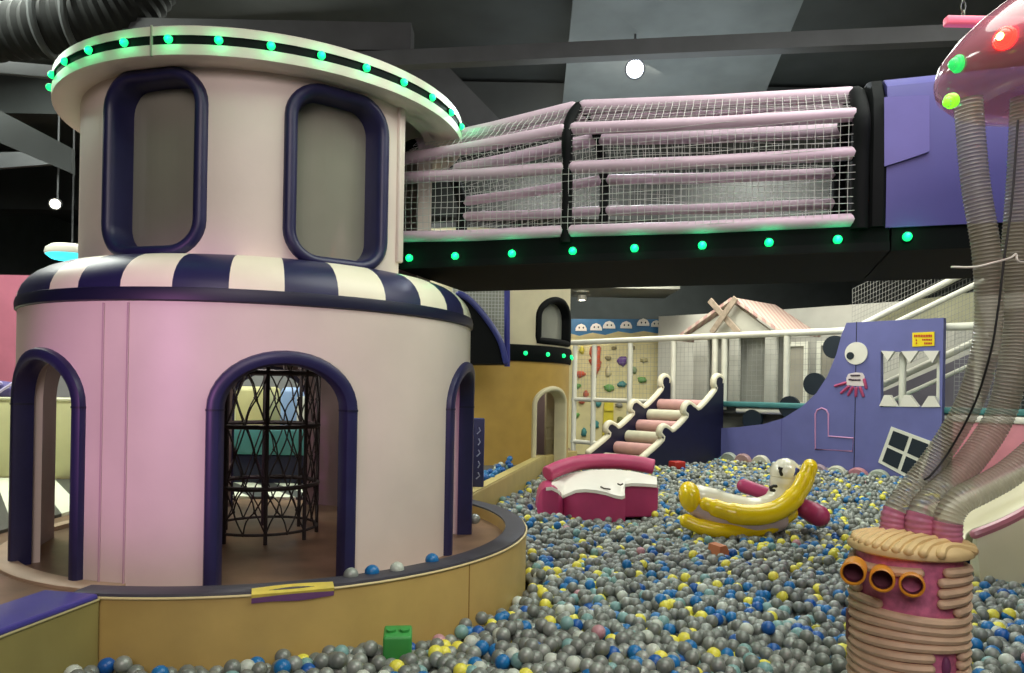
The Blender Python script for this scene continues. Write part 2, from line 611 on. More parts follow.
def arch_path(cth, half, zb, zs, zt, n=20):
    p = [(cth + half, zb + (zs - zb) * i / 6) for i in range(6)]
    p += [(cth + half * cos(PI * i / n), zs + (zt - zs) * sin(PI * i / n)) for i in range(n + 1)]
    p += [(cth - half, zs - (zs - zb) * (i + 1) / 6) for i in range(6)]
    return p


# =================================================================== NEAR CASTLE TOWER
TC = (TX, TY)
UC = (TX + .035, TY)                       # the upper storey sits a little off the axis
tower = thing('castle_tower', 'large cream castle tower with navy arches, striped awning and green lit cornice', 'play tower', (TX, TY, .5))
arches = [-123.5, -67.0, -7.3, 50.0, 106.0, 176.5]
HALF = 15.2 - 1.75
ops = [arch(t, HALF, None, 1.36, 1.64) for t in arches if t < 160] + [(176.5 - HALF, 180, None, lambda t: 1.36 + .28 * math.sqrt(max(0, 1 - ((t - 176.5) / HALF) ** 2))), (-180, 176.5 + HALF - 360, None, lambda t: 1.36 + .28 * math.sqrt(max(0, 1 - ((t + 183.5) / HALF) ** 2)))]
b = MB(); ring_wall(b, TC, 1.35, 1.24, .5, 1.93, ops)
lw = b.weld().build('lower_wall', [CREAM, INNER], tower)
# vertical vinyl pad strip with two seams
b = MB()
for t in (-104.1, -98.4):
    b.tube([cp(TC, 1.352, t, .5), cp(TC, 1.352, t, 1.86)], .006, 6)
b.build('seam', mat('seam_thread', (190, 160, 168), .6, 0), lw)  # pinkish thread along both seams
for t in arches:
    b = MB()
    sweep_on_cyl(b, TC, arch_path(t, 15.2 - 1.4, .5, 1.36, 1.615), 1.285, 1.385, .07, False)
    at_ = b.build('archway_trim', NAVY, tower)
    for s in (-1, 1):            # seam where the curved pad meets the straight one
        k = MB(); tt = t + s * 13.8
        sweep_on_cyl(k, TC, [(tt, 1.352), (tt, 1.362)], 1.285, 1.388, .074, False, round_=True)
        k.build('pad_joint', NAVYD, at_)
# striped awning
edges = [-131.5, -120.1, -110.9, -100.3, -89.4, -78.4, -67.6, -56.4, -45.0, -34.3, -23.3, -12.0]
while edges[-1] < 228.4 - 6:
    edges.append(edges[-1] + (228.5 + 12) / 22)
edges[-1] = 228.5
aw = MB()
for i in range(len(edges) - 1):
    a, b_ = edges[i], edges[i + 1]
    mi = 1 if i % 2 else 0      # first stripe navy
    k = 4
    for j in range(k):
        ta, tb = lerp(a, b_, j / k), lerp(a, b_, (j + 1) / k)
        g = []
        for s in range(9):
            u = s / 8 * PI / 2
            r, z = 1.07 + .285 * sin(u), 1.925 + .215 * cos(u)
            g.append((r, z))
        for s in range(8):
            aw.add([cp(TC, g[s][0], ta, g[s][1]), cp(TC, g[s + 1][0], ta, g[s + 1][1]), cp(TC, g[s + 1][0], tb, g[s + 1][1]), cp(TC, g[s][0], tb, g[s][1])], [(0, 1, 2, 3)], mi)
# weld stripes
awo = aw.weld().build('striped_awning', [NAVY, mat('cream_stripe_vinyl', (246, 240, 214), .42, .03, 4)], tower)
b = MB(); b.lathe([(1.30, 1.868), (1.345, 1.866), (1.363, 1.876), (1.366, 1.91), (1.36, 1.935), (1.33, 1.945), (1.28, 1.93)], (TX, TY, 0), 96, closed=True)
b.build('awning_hem', NAVYD, tower)
b = MB()
b.rings([[cp(TC, 1.345, t, .5), cp(TC, 1.345, t, .527), cp(TC, 1.43, t, .525), cp(TC, 1.445, t, .515), cp(TC, 1.445, t, .5)] for t in range(-190, -97, 4)], True, True)
b.build('base_lip', mat('tan_base_vinyl', (190, 164, 136), .5, .06, 6), tower)
# floor between the storeys
b = MB(); b.lathe([(0, 1.95), (1.13, 1.95), (1.13, 2.04), (0, 2.04)], (TX, TY, 0), 48); b.build('storey_floor', INNER, tower)
# upper wall with windows and the door to the bridge
W1, W2 = -105.3, -53.2
ops = [rwin(W1, 15.0, 2.16, 3.05, .16, 8.5), rwin(W2, 14.0, 2.13, 3.05, .16, 8.5), (-31.8, 24, None, lambda t: 3.10)]
b = MB(); ring_wall(b, UC, 1.09, .99, 2.05, 3.12, ops)
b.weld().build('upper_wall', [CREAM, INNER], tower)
b = MB()
b.box((cp(UC, 1.095, -32, 2.66)), (.03, .05, .92), Matrix.Rotation(rad(-32), 3, 'Z'), bevel=.01)
b.build('door_jamb_pad', CREAM, tower)
PANE = pane_mat('hazy_window_sheet', (150, 148, 134), .84, .1)
for t, h in ((W1, 15.0), (W2, 14.0)):
    ZC = 2.607 if t == W1 else 2.59
    path = []
    for sx, sz, a0 in ((1, 1, 0), (-1, 1, 90), (-1, -1, 180), (1, -1, 270)):
        for i in range(9):
            a = rad(a0 + 90 * i / 8)
            path.append((t + sx * (h - 8.5) + 8.5 * cos(a), (ZC + sz * (.455 - .16)) + .16 * sin(a)))
    b = MB(); sweep_on_cyl(b, UC, path, .955, 1.125, .068, True)
    f_ = b.build('window_frame', NAVY, tower)
    b = MB()
    n = 12
    g0, g1 = [], []
    for i in range(n + 1):
        tt = t - h + 2 * h * i / n
        g0.append(cp(UC, .98, tt, 2.11)); g1.append(cp(UC, .98, tt, 3.07))
    for i in range(n):
        b.add([g0[i], g0[i + 1], g1[i + 1], g1[i]], [(0, 1, 2, 3)])
    for i in range(n):
        b.add([p - (p - Vector((UC[0], UC[1], p.z))).normalized() * .006 for p in (g0[i], g0[i + 1], g1[i + 1], g1[i])], [(3, 2, 1, 0)])
    b.build('window_pane', PANE, f_)
# cornice
UP = (UC[0], UC[1], 0)
b = MB(); b.lathe([(.98, 3.118), (1.085, 3.088), (1.21, 3.078), (1.235, 3.088), (1.237, 3.133), (1.237, 3.138)], UP, 96)
b.lathe([(1.237, 3.183), (1.237, 3.188), (1.235, 3.228), (1.215, 3.240), (.8, 3.240), (0, 3.240)], UP, 96)
cor = b.build('cornice', CREAM, tower)
b = MB(); b.lathe([(1.229, 3.134), (1.23, 3.138), (1.23, 3.182), (1.229, 3.186)], UP, 96); b.build('cornice_band', BLACKV, cor)
b = MB(); b.box(cp(UC, 1.237, -99.5, 3.158), (.012, .008, .15), Matrix.Rotation(rad(-99.5), 3, 'Z')); b.build('cornice_joint', mat('joint_grey', (150, 140, 130), .6, 0), cor)  # thin grey strip marks the joint in the cornice
for i in range(32):
    t = -140.4 + 11.3 * i
    p = cp(UC, 1.243, t, 3.160)
    b = MB(); b.sphere(p, .021, 12, 8)
    b.build('led_bulb', LEDM, cor)
    if i < 13:
        b = MB(); b.lathe([(.014, -.01), (.026, -.008), (.027, 0), (.02, .004)], cp(UC, 1.233, t, 3.160), 12, axis=(cos(rad(t)), sin(rad(t)), 0))
        b.build('led_socket', BLACKV, cor)
        LEDP.append(p + Vector((cos(rad(t)), sin(rad(t)), -.1)) * .05)

# net climbing cylinder inside the tower
cage = thing('climbing_net_tube', 'dark rope climbing net tube seen through the middle archway', 'climbing net', (TX + .02, TY, .5))
CC = (TX + .02, TY)
CR = .335
for i in range(8):
    t = 20 + 45 * i
    b = MB(); b.tube([cp(CC, CR, t, .5), cp(CC, CR, t, 1.98)], .012, 8); b.build('upright', NETB, cage)
for z in (.56, .84, 1.22, 1.56, 1.9):
    b = MB(); b.tube([cp(CC, CR, 10 * k, z) for k in range(36)], .009 if z < .6 else .015, 8, closed=True); b.build('hoop', NETB, cage)
b = MB()
for lv, (za, zb_) in enumerate([(.56, .70), (.70, .84), (.84, 1.03), (1.03, 1.22), (1.22, 1.39), (1.39, 1.56), (1.56, 1.73), (1.73, 1.9)]):
    for i in range(16):
        t = 20 + 22.5 * i + (11.25 if lv % 2 else 0)
        j = random.uniform(-3, 3)
        for s in (-1, 1):
            q = [cp(CC, CR + .004 * s * sin(PI * k / 6), t + s * (11.25 * (k / 6)) + j * sin(PI * k / 6), lerp(za, zb_, k / 6) + .012 * sin(PI * k / 6)) for k in range(7)]
            b.tube(q, .0052, 5, caps=False)
        b.sphere(cp(CC, CR, t, za), .011, 8, 6)
b.build('rope_net', NETB, cage)

# ------------------------------------------------------------------ padded kerbs
kerb = thing('padded_kerb', 'curved mustard padded kerb with charcoal top around the near tower', 'kerb', (TX, TY, 0))
b = MB()
ang = [-97 + 137 * i / 60 for i in range(61)]
ring = []
for t in ang:
    ring.append([cp(TC, RO, t, 0), cp(TC, RO, t, .55), cp(TC, RO - .005, t, .575), cp(TC, RI, t, .575), cp(TC, RI, t, 0)])
b.rings(ring, True, True)
b.build('kerb_body', YELLOWV, kerb)
b = MB()
b.rings([[cp(TC, RO - .004, t, .574), cp(TC, RO - .008, t, .588), cp(TC, RO - .025, t, .592), cp(TC, RI + .02, t, .592), cp(TC, RI + .004, t, .588), cp(TC, RI + .004, t, .574)] for t in ang], True, True)
b.build('kerb_top_pad', LEDGE, kerb)
b = MB(); b.tube([cp(TC, RO + .001, t, .572) for t in ang], .006, 6); b.build('kerb_piping', mat('pale_piping', (224, 205, 150), .5, .03, 8), kerb)
b = MB()
for t in (-35.0, 6.0):
    b.tube([cp(TC, RO, t, .02), cp(TC, RO, t, .57)], .004, 5)
b.build('kerb_seam', mat('mustard_seam', (150, 120, 60), .6, 0), kerb)
# torn label strip on the kerb edge
b = MB()
n_ = 16
g1, g2, g3, g4 = [], [], [], []
for i in range(n_ + 1):
    t = lerp(-72.5, -61.0, i / n_)
    g1.append(cp(TC, RO + .006, t, .538 + .003 * sin(i * .5)))
    g2.append(cp(TC, RO + .009, t, .562 + .006 * sin(PI * i / n_)))
    g3.append(cp(TC, RO + .012, t, .578))
    g4.append(cp(TC, RO - .012 - .03 * sin(PI * i / n_), t, .599))
b.rings([g1, g2], False, False, 0)
b.rings([g2, g3, g4], False, False, 1)
tr = b.build('torn_strip', [mat('mauve_backing', (120, 78, 128), .6, .05, 9), mat('yellow_foil', (226, 205, 90), .4, .08, 20)], kerb)

lk = thing('padded_kerb', 'straight olive padded kerb with blue top meeting the curved kerb', 'kerb', (-1.9, 2.2, 0))
dv = Vector((-.18, -.983, 0)).normalized(); nv = Vector((.983, -.18, 0))
s0 = Vector((-1.715, 3.10, 0))
R3 = Matrix((nv, -dv, Vector((0, 0, 1)))).transposed()
b = MB(); b.box(s0 + dv * .9 - nv * .13 + Vector((0, 0, .285)), (.26, 1.8, .57), R3); b.build('kerb_body', mat('olive_vinyl', (150, 140, 84), .5, .06, 5), lk)
b = MB(); b.box(s0 + dv * .9 - nv * .13 + Vector((0, 0, .58)), (.262, 1.8, .03), R3, bevel=.012); b.build('kerb_top_pad', mat('indigo_vinyl', (66, 62, 146), .38, .06, 6), lk)
b = MB(); b.tube([s0 + Vector((0, 0, .568)), s0 + dv * 1.8 + Vector((0, 0, .568))], .006, 6); b.build('kerb_piping', mat('pale_olive_piping', (176, 168, 120), .5, .03, 8), lk)

bk = thing('padded_kerb', 'long straight ochre padded kerb running from the near tower to the yellow tower', 'kerb', (.2, 7.8, 0))
K0, K1 = Vector((-.345, 6.0, 0)), Vector((.46, 9.87, 0))
kd = (K1 - K0).normalized(); kn = Vector((kd.y, -kd.x, 0))
RK = Matrix((kn, kd, Vector((0, 0, 1)))).transposed()
L = (K1 - K0).length
b = MB(); b.box((K0 + K1) / 2 - kn * .06 + Vector((0, 0, .3)), (.12, L, .6), RK, bevel=.012); b.build('kerb_body', mat('olive_ochre_vinyl', (172, 154, 94), .5, .05, 5), bk)
e1 = Vector((.98, 10.9, 0)); ed = (e1 - K1).normalized(); en = Vector((ed.y, -ed.x, 0))
b = MB(); b.box((K1 + e1) / 2 - en * .06 + Vector((0, 0, .298)), (.12, (e1 - K1).length, .596), Matrix((en, ed, Vector((0, 0, 1)))).transposed(), bevel=.012); b.build('kerb_end', MATS['olive_ochre_vinyl'], bk)
b = MB(); b.box((K0 + K1) / 2 - kn * .06 + Vector((0, 0, .604)), (.10, L, .012), RK); b.build('kerb_top_pad', mat('pale_ochre_vinyl', (190, 174, 112), .5, .05, 6), bk)
# walkway mats
for i in range(4):
    b = MB(); s = .06 + i * 1.08
    b.box(K0 + kd * (s + .52) - kn * .62 + Vector((0, 0, .512)), (.9, 1.03, .024), RK, bevel=.006)
    tag(b.build('floor_mat', mat('grey_floor_mat', (74, 76, 74), .6, .08, 6)), ['grey floor mat nearest the near tower behind the ochre kerb', 'second grey floor mat from the near tower behind the ochre kerb', 'third grey floor mat from the near tower behind the ochre kerb', 'grey floor mat at the foot of the yellow tower'][i], 'mat', 'walkway mats')

# =================================================================== THINGS LEFT OF THE TOWER
o = thing('cream_barrier', 'long low cream padded barrier seen past and through the tower arches', 'barrier', (-4.3, 7.5, .5))
b = MB()
b.box((-5.25, 7.42, .895), (4.9, .24, .79), bevel=.03); b.build('barrier_pad', mat('pale_lime_vinyl', (216, 214, 160), .5, .04, 4), o)
b = MB(); b.box((-5.25, 7.42, 1.30), (4.92, .26, .03), bevel=.01); b.build('barrier_cap', mat('cream_cap_vinyl', (228, 226, 190), .5, .03, 4), o)
b = MB(); b.extrude([[(-8.5, 4.6), (-3.25, 4.6), (-3.25, 6.35), (-1.2, 6.35), (-1.2, 7.28), (-8.5, 7.28)]], .5, .522, Frame((0, 0, 0), (1, 0, 0), (0, 1, 0)))
st = b.build('striped_mat', stripes_mat('black_white_stripes', (226, 230, 206), (64, 66, 62), 3.2, -.643), None, False)
tag(st, 'floor mat with diagonal black and white stripes before the cream barrier', 'mat')
# things seen through the middle arch
o = thing('soft_bench', 'teal padded bench seen behind the rope net tube', 'bench', (-2.2, 7.5, .5))
b = MB(); b.box((-2.25, 7.45, .93), (1.1, .5, .26), bevel=.03); b.build('seat_pad', TEAL, o)
b = MB(); b.box((-2.25, 7.47, .65), (1.02, .44, .30), bevel=.02); b.build('bench_base', NAVYD, o)
o = thing('toy_slide_block', 'pale blue and white soft block beyond the rope net tube', 'soft block', (-2.2, 8.6, .5))
b = MB(); b.box((-2.25, 8.6, .98), (.75, .5, .96), bevel=.06); b.build('block_body', mat('pale_blue_vinyl', (150, 178, 220), .45, .05, 4), o)
b = MB(); b.box((-2.25, 8.345, 1.15), (.34, .03, .42), bevel=.01); b.build('block_panel', WHITEP, o)
o = tag(MB().box((-3.2, 8.6, .98), (.9, .5, .96), bevel=.06).build('soft_block', mat('pale_straw_vinyl', (214, 208, 150), .5, .05, 4)), 'straw coloured soft block beside the pale blue one beyond the net tube', 'soft block')
# cushion on the barrier
o = thing('patterned_cushion', 'purple and white patterned cushion lying on the cream barrier', 'cushion', (-5.2, 7.42, 1.315))
b = MB(); b.box((-5.25, 7.42, 1.40), (.62, .2, .17), Matrix.Rotation(.1, 3, 'Y'), bevel=.07); b.build('cushion_body', mat('violet_cloth', (92, 84, 140), .7, .1, 8), o)
b = MB()
for i in range(4):
    b.tube([Vector((-5.45 + i * .12, 7.312, 1.345)), Vector((-5.37 + i * .12, 7.305, 1.40)), Vector((-5.29 + i * .12, 7.318, 1.46))], .014, 6)
b.build('white_print', mat('lilac_white_cloth', (210, 200, 236), .7, .05, 8), o)

# =================================================================== NETTED BRIDGE
EB = Vector((.949, -.315, 0)).normalized(); NB = Vector((.315, .949, 0)).normalized()
B0 = Vector((-.70, 4.75, 0))
BW = 1.1


def bp(t, w_, z):
    """point of the bridge: t metres along, w_ metres away from the pit side, height z"""
    return B0 + EB * t + NB * w_ + Vector((0, 0, z))


br = thing('netted_bridge', 'netted tunnel bridge with pale pink foam rails leading from the near tower', 'play bridge', bp(0, .55, 2.24))
RB = Matrix((EB, NB, Vector((0, 0, 1)))).transposed()
b = MB(); b.box(bp(1.38, BW / 2, 2.325), (2.84, BW, .17), RB); b.build('deck_beam', BEAM, br)
b = MB(); b.box(bp(1.38, -.012, 2.262), (2.84, .02, .045), RB); b.build('beam_lip', BLACKV, br)
hoops = {-0.05: [(0, 2.45), (0, 2.83), (.0, 2.95), (.25, 3.12), (.55, 3.18)],
         1.06: [(0, 2.43), (0, 2.81), (.0, 3.04), (.25, 3.26), (.55, 3.33)],
         2.62: [(0, 2.41), (0, 2.765), (.0, 2.97), (.25, 3.17), (.55, 3.23)]}
ts = sorted(hoops)


def hoop_pts(t):
    for a, b_ in zip(ts, ts[1:]):
        if a <= t <= b_:
            k = (t - a) / (b_ - a)
            h = [(lerp(p[0], q[0], k), lerp(p[1], q[1], k)) for p, q in zip(hoops[a], hoops[b_])]
            break
    else:
        h = hoops[ts[0]] if t < ts[0] else hoops[ts[-1]]
    return h + [(BW - p[0], p[1]) for p in reversed(h[:-1])]


for t, r, m_ in ((-0.07, .045, BLACKV), (1.06, .035, BLACKV), (2.655, .045, BLACKV)):
    h = hoop_pts(t)
    pts = [bp(t, h[0][0], 2.36)] + smooth_path([bp(t, *q) for q in h], 4) + [bp(t, h[-1][0], 2.36)]
    b = MB(); b.tube(pts, r, 10); b.build('padded_hoop', m_, br)
for a, b_ in ((-0.05, 1.02), (1.10, 2.62)):
    for i in range(9):
        p, q = hoop_pts(a)[i], hoop_pts(b_)[i]
        r = .036 if i in (0, 1, 2, 6, 7, 8) else .045
        n_ = MB()
        n_.tube([bp(a, *p), bp((a + b_) / 2, (p[0] + q[0]) / 2, (p[1] + q[1]) / 2 - .008), bp(b_, *q)], r, 10, round_ends=True)
        n_.build('foam_rail', FOAMP, br)
# nets: one running surface over front, roof and back
def bridge_net(lo, hi, name):
    grid = []
    tt = [-.03 + .041 * i for i in range(int(2.67 / .041) + 1)]
    for s in range(int((hi - lo) / .041) + 1):
        row = []
        for t in tt:
            h = hoop_pts(t)
            P = [Vector((p[0] + (-.03 if i < 3 else .03 if i > 5 else 0), p[1] + (.03 if 2 < i < 6 else 0), 0)) for i, p in enumerate(h)]
            # arc length position
            d = lo + .041 * s
            for u, v in zip(P, P[1:]):
                l = (v - u).length
                if d <= l:
                    q = u + (v - u) * (d / l); break
                d -= l
            else:
                q = P[-1]
            row.append(bp(t, q.x + .004 * sin(t * 9 + s), q.y + .004 * sin(t * 7 + s * 1.7)))
        grid.append(row)
    n_ = MB(); n_.net(grid, .0016)
    return n_.build(name, NETW, br)


bridge_net(0, .56, 'side_net')
bridge_net(.56, 1.66, 'roof_net')
bridge_net(1.66, 2.2, 'side_net')
# silvery thing lying on the bridge deck
b = MB(); 
for i in range(7):
    b.sphere(bp(.42 + .05 * (i % 3), .5 + .05 * (i // 3), 2.47 + .03 * (i % 2)), .05, 10, 6, (1.4, 1, .7), rot=Matrix.Rotation(i * .9, 3, 'Y'))
tag(b.build('silver_bag', mat('silver_film', (200, 206, 196), .3, .2, 12, metallic=.4)), 'crumpled silvery bag lying on the bridge deck near the tower door', 'bag')

# lavender cabin at the far end of the bridge
cb = thing('play_cabin', 'raised lavender purple cabin with black padded edge at the end of the bridge', 'play cabin', bp(3.6, .55, 2.24))
hp = [(-.03, 2.37), (-.03, 2.9), (.0, 3.06), (.12, 3.2), (.3, 3.26), (.55, 3.28), (.8, 3.26), (.98, 3.2), (1.1, 3.06), (1.13, 2.9), (1.13, 2.37)]
b = MB(); b.rings([[bp(t, .55 + (q[0] - .55) * k, 2.24 + (q[1] - 2.24) * k) for q in hp] for t, k in ((2.70, .96), (2.715, .985), (2.765, .985), (2.78, .96))], True, True); b.build('cabin_edge_pad', BLACKV, cb)
hp2 = [(-.01, 2.36), (-.01, 3.0), (.02, 3.11), (.14, 3.19), (.3, 3.23), (.55, 3.25), (.8, 3.23), (1.0, 3.17), (1.1, 3.0), (1.1, 2.36)]
b = MB(); b.rings([[bp(t, *q) for q in hp2] for t in (2.78, 4.4)], True, True); b.build('cabin_wall', PURPD, cb)
ci = Frame(bp(0, -.012, 0), EB)
q = [ci.hit(*p) for p in ((884, 98), (929, 96), (929, 152), (915, 157), (900, 162), (884, 167))]
b = MB(); b.extrude([q[::-1]], 0, .012, ci); b.build('cabin_lit_patch', mat('lit_purple_vinyl', (112, 106, 180), .5, .05, 4), cb)  # paler purple imitates the lit patch on the cabin wall
b = MB(); b.box(bp(3.6, BW / 2, 2.30), (1.58, BW, .12), RB); b.build('cabin_floor', BEAM, cb)

for i, px in enumerate((408, 454, 511, 572, 634, 702, 769, 838, 908)):
    f_ = Frame(bp(0, -.03, 0), EB)
    u, v = f_.hit(px, 236 + (908 - px) * .044)
    b = MB(); b.sphere(bp(u, -.012, 2.308), .024, 12, 8); l_ = b.build('led_bulb', LEDM, br if u < 2.8 else cb); LEDP.append(bp(u, -.07, 2.308))
    b = MB(); b.lathe([(.018, -.01), (.034, -.008), (.034, 0), (.026, .006)], bp(u, 0, 2.308), 12, axis=-NB); b.build('led_socket', BLACKV, br if u < 2.8 else cb)

# =================================================================== OCTOPUS: head, hoses, drum
HC = at(1064, 99, 2.8)
PROF = [(.0, .03), (.2, .015), (.29, .01), (.38, .03), (.425, .075), (.434, .115), (.42, .17), (.375, .235), (.31, .30), (.235, .36), (.16, .41), (.08, .445), (.0, .455)]
PINKT = bpy.data.materials.new('translucent_pink_shell'); PINKT.use_nodes = True
nb = PINKT.node_tree.nodes['Principled BSDF']
nb.inputs['Base Color'].default_value = lin((200, 128, 142)); nb.inputs['Roughness'].default_value = .12; nb.inputs['Alpha'].default_value = .66
nb.inputs['Coat Weight'].default_value = .6
oc = thing('octopus_head', 'translucent pink octopus head hanging above the hoses with lit eyes', 'hanging decoration', HC)
b = MB(); b.lathe(PROF, HC, 48); hd = b.build('head_shell', PINKT, oc)
b = MB(); b.tube([HC + Vector((0, 0, .44)), Vector((HC.x, HC.y, CEIL_Z))], .01, 6); b.build('hanging_wire', CEILB, oc)


def on_head(px, py):
    d = 2.3
    while d < 2.82:
        p = at(px, py, d); r = math.hypot(p.x - HC.x, p.y - HC.y); z = p.z - HC.z
        for (r0, z0), (r1, z1) in zip(PROF[1:], PROF[2:]):
            if min(z0, z1) <= z <= max(z0, z1) and z1 > z0 and r <= lerp(r0, r1, (z - z0) / (z1 - z0)):
                return p
        d += .004
    return at(px, py, 2.55)


for nm, (px, py), r, m_, lab in (('eye_light', (1005, 38), .030, mat('red_led', (255, 60, 40), .3, 0, emit=(255, 26, 20), power=9), 'red glowing eye light'),
                                 ('side_light', (958, 64), .025, mat('green_light', (60, 220, 100), .4, .1, 30, emit=(40, 205, 95), power=1.0), 'green side light'),
                                 ('rim_light', (951, 101), .02, mat('lime_light', (150, 240, 60), .4, .1, 30, emit=(120, 235, 40), power=1.4), 'lime rim light')):
    p = on_head(px, py)
    ax = (p - Vector((HC.x, HC.y, HC.z + .15))).normalized()
    b = MB(); b.lathe([(r * 1.25, -.01), (r * 1.3, .004), (r * 1.05, .012), (r * .98, .01), (r * .9, .02), (r * .5, .032), (0, .036)], p, 20, axis=ax)
    e_ = b.build(nm, m_, oc); e_['label'] = lab
    if nm == 'eye_light':
        b = MB(); b.sphere(p + ax * .03, r * .45, 12, 8, (1, 1, 1)); b.build('eye_core', mat('hot_yellow_led', (255, 230, 120), .3, 0, emit=(255, 225, 110), power=10), e_)
    else:
        b = MB()
        for k in range(9):
            b.sphere(p + ax * .022 + ax.orthogonal().normalized() * (r * .6 * cos(k * .7)) + ax.cross(ax.orthogonal().normalized()) * (r * .6 * sin(k * .7)), .005, 6, 4)
        b.build('light_facet', mat('clear_facet', (210, 240, 220), .2, 0), e_)

DC = at(909, 540, 2.8); DC.z = 0
DR = .192
DTOP = .915
ROPE = mat('cream_clay_rope', (222, 190, 158), .55, .07, 14)
PINKD = mat('pink_glitter_clay', (214, 120, 156), .5, .16, 30)
drum = thing('clay_drum', 'squat barrel coiled in cream rope on pink, with three orange spouts', 'barrel', DC)
b = MB(); b.lathe([(0, .02), (DR - .012, .02), (DR - .012, DTOP - .02), (0, DTOP - .02)], DC, 48); b.build('drum_core', PINKD, drum)
drot = lambda z: 0
fa = math.degrees(math.atan2(0 - DC.y, 0 - DC.x))      # direction from the drum to the eye
b = MB()
lv = []
z = .05
while z < DTOP - .03:
    lv.append(z); z += .0335
for i, z in enumerate(lv):
    skip = None
    if DTOP - .175 < z < DTOP - .075:
        skip = (-60, 34)        # bare pink band behind the spouts (angles about the viewing side)
    elif DTOP - .215 < z <= DTOP - .175:
        skip = (-48, 26) if i % 2 else (-30, 55)
    elif .44 < z < .58:
        skip = (22, 62)
    if DTOP - .085 <= z < DTOP - .05:
        skip = (10, 40)
    if skip is None:
        b.tube([DC + Vector((DR * cos(rad(t)), DR * sin(rad(t)), z + .006 * sin(rad(t * 2 + i * 40)))) for t in range(0, 360, 6)], .0178, 8, closed=True)
    else:
        a0, a1 = fa + skip[1], fa + skip[0] + 360
        n = int((a1 - a0) / 6)
        b.tube([DC + Vector((DR * cos(rad(lerp(a0, a1, k / n))), DR * sin(rad(lerp(a0, a1, k / n))), z + .006 * sin(rad(lerp(a0, a1, k / n) * 2 + i * 40)))) for k in range(n + 1)], .0178, 8, round_ends=True)
b.build('rope_coil', ROPE, drum)
b = MB(); b.lathe([(0, DTOP - .016), (.205, DTOP - .016), (.214, DTOP - .01), (.214, DTOP + .004), (.204, DTOP + .016), (.165, DTOP + .032), (.09, DTOP + .042), (0, DTOP + .045)], DC, 48); lid = b.build('drum_lid', mat('tan_clay_lid', (206, 178, 126), .6, .08, 10), drum)
b = MB()
for i in range(11):
    q = -.175 + i * .035
    pts = []
    for k in range(15):
        s = -1 + 2 * k / 14
        x = s * math.sqrt(max(0, .198 ** 2 - q * q)) * .97
        yy = q + .03 * (1 - s * s) - .012
        rr = min(.21, math.hypot(x, yy))
        pts.append(DC + Vector((x * cos(.45) - yy * sin(.45), x * sin(.45) + yy * cos(.45), DTOP + .045 - .032 * (rr / .21) ** 2.2 - .002)))
    b.tube(pts, .0182, 8, round_ends=True)
b.build('lid_rope', mat('tan_clay_rope', (218, 188, 132), .55, .07, 12), lid)
SPR = mat('orange_plastic_ring', (226, 150, 44), .35, .05, 8)
for px, py in ((853, 573), (882, 580), (912, 585)):
    # point of the drum's wall that faces the eye at that pixel
    c0 = at(px, py, 2.585)
    dxy = Vector((-.45, -.87, .08)).normalized()
    b = MB(); r = .041
    b.lathe([(r * .80, -.16), (r * .80, .008), (r * .86, .014), (r, .012), (r * 1.03, .0), (r * 1.0, -.16)], c0, 24, axis=dxy)
    s_ = b.build('spout', SPR, drum)
    b = MB(); b.lathe([(0, -.07), (r * .79, -.07), (r * .79, -.005)], c0, 24, axis=dxy); b.build('spout_lining', mat('dark_rose_lining', (110, 48, 66), .6, .05, 8), s_)
ta = rad(fa + 42)
b = MB(); b.sphere(DC + Vector((cos(ta) * (DR - .01), sin(ta) * (DR - .01), .525)), .036, 16, 10, (.45, .45, 1), rot=Matrix.Rotation(ta, 3, 'Z')); b.build('round_patch', mat('mauve_patch', (128, 66, 108), .5, .06, 10), drum)
ta = rad(fa - 78)
b = MB(); b.box(DC + Vector((cos(ta) * (DR + .012), sin(ta) * (DR + .012), .60)), (.02, .03, .12), Matrix.Rotation(ta, 3, 'Z'), bevel=.006); b.build('side_patch', mat('brown_patch', (126, 92, 84), .5, .06, 10), drum)

HOSE = pane_mat('clear_grey_hose', (164, 158, 138), .54, .28)
COLL = mat('pink_clear_collar', (216, 132, 166), .3, .1, 16, alpha=.85)
hoses = [
    ('clear corrugated hose in the group of three, joining the drum lid farthest from the slide', [(968, 100, 2.72), (975, 180, 2.72), (986, 250, 2.72), (989, 310, 2.74), (984, 355, 2.76), (968, 405, 2.8), (938, 455, 2.86), (909, 492, 2.88), (896, 512, 2.88), (893, 530, 2.88)], .047, 0),
    ('clear corrugated hose joining the drum lid between the two other hoses', [(1026, 98, 2.78), (1022, 180, 2.8), (1016, 260, 2.82), (1016, 330, 2.84), (1011, 375, 2.84), (998, 420, 2.86), (966, 466, 2.84), (935, 496, 2.82), (922, 514, 2.8), (920, 535, 2.8)], .051, 1),
    ('clear corrugated hose joining the drum lid next to the slide, bending away sharply', [(1096, 104, 2.74), (1112, 190, 2.72), (1116, 280, 2.7), (1104, 350, 2.7), (1076, 408, 2.72), (1040, 447, 2.74), (1008, 474, 2.74), (980, 490, 2.74), (958, 502, 2.74), (948, 520, 2.74), (947, 543, 2.74)], .050, 2),
]
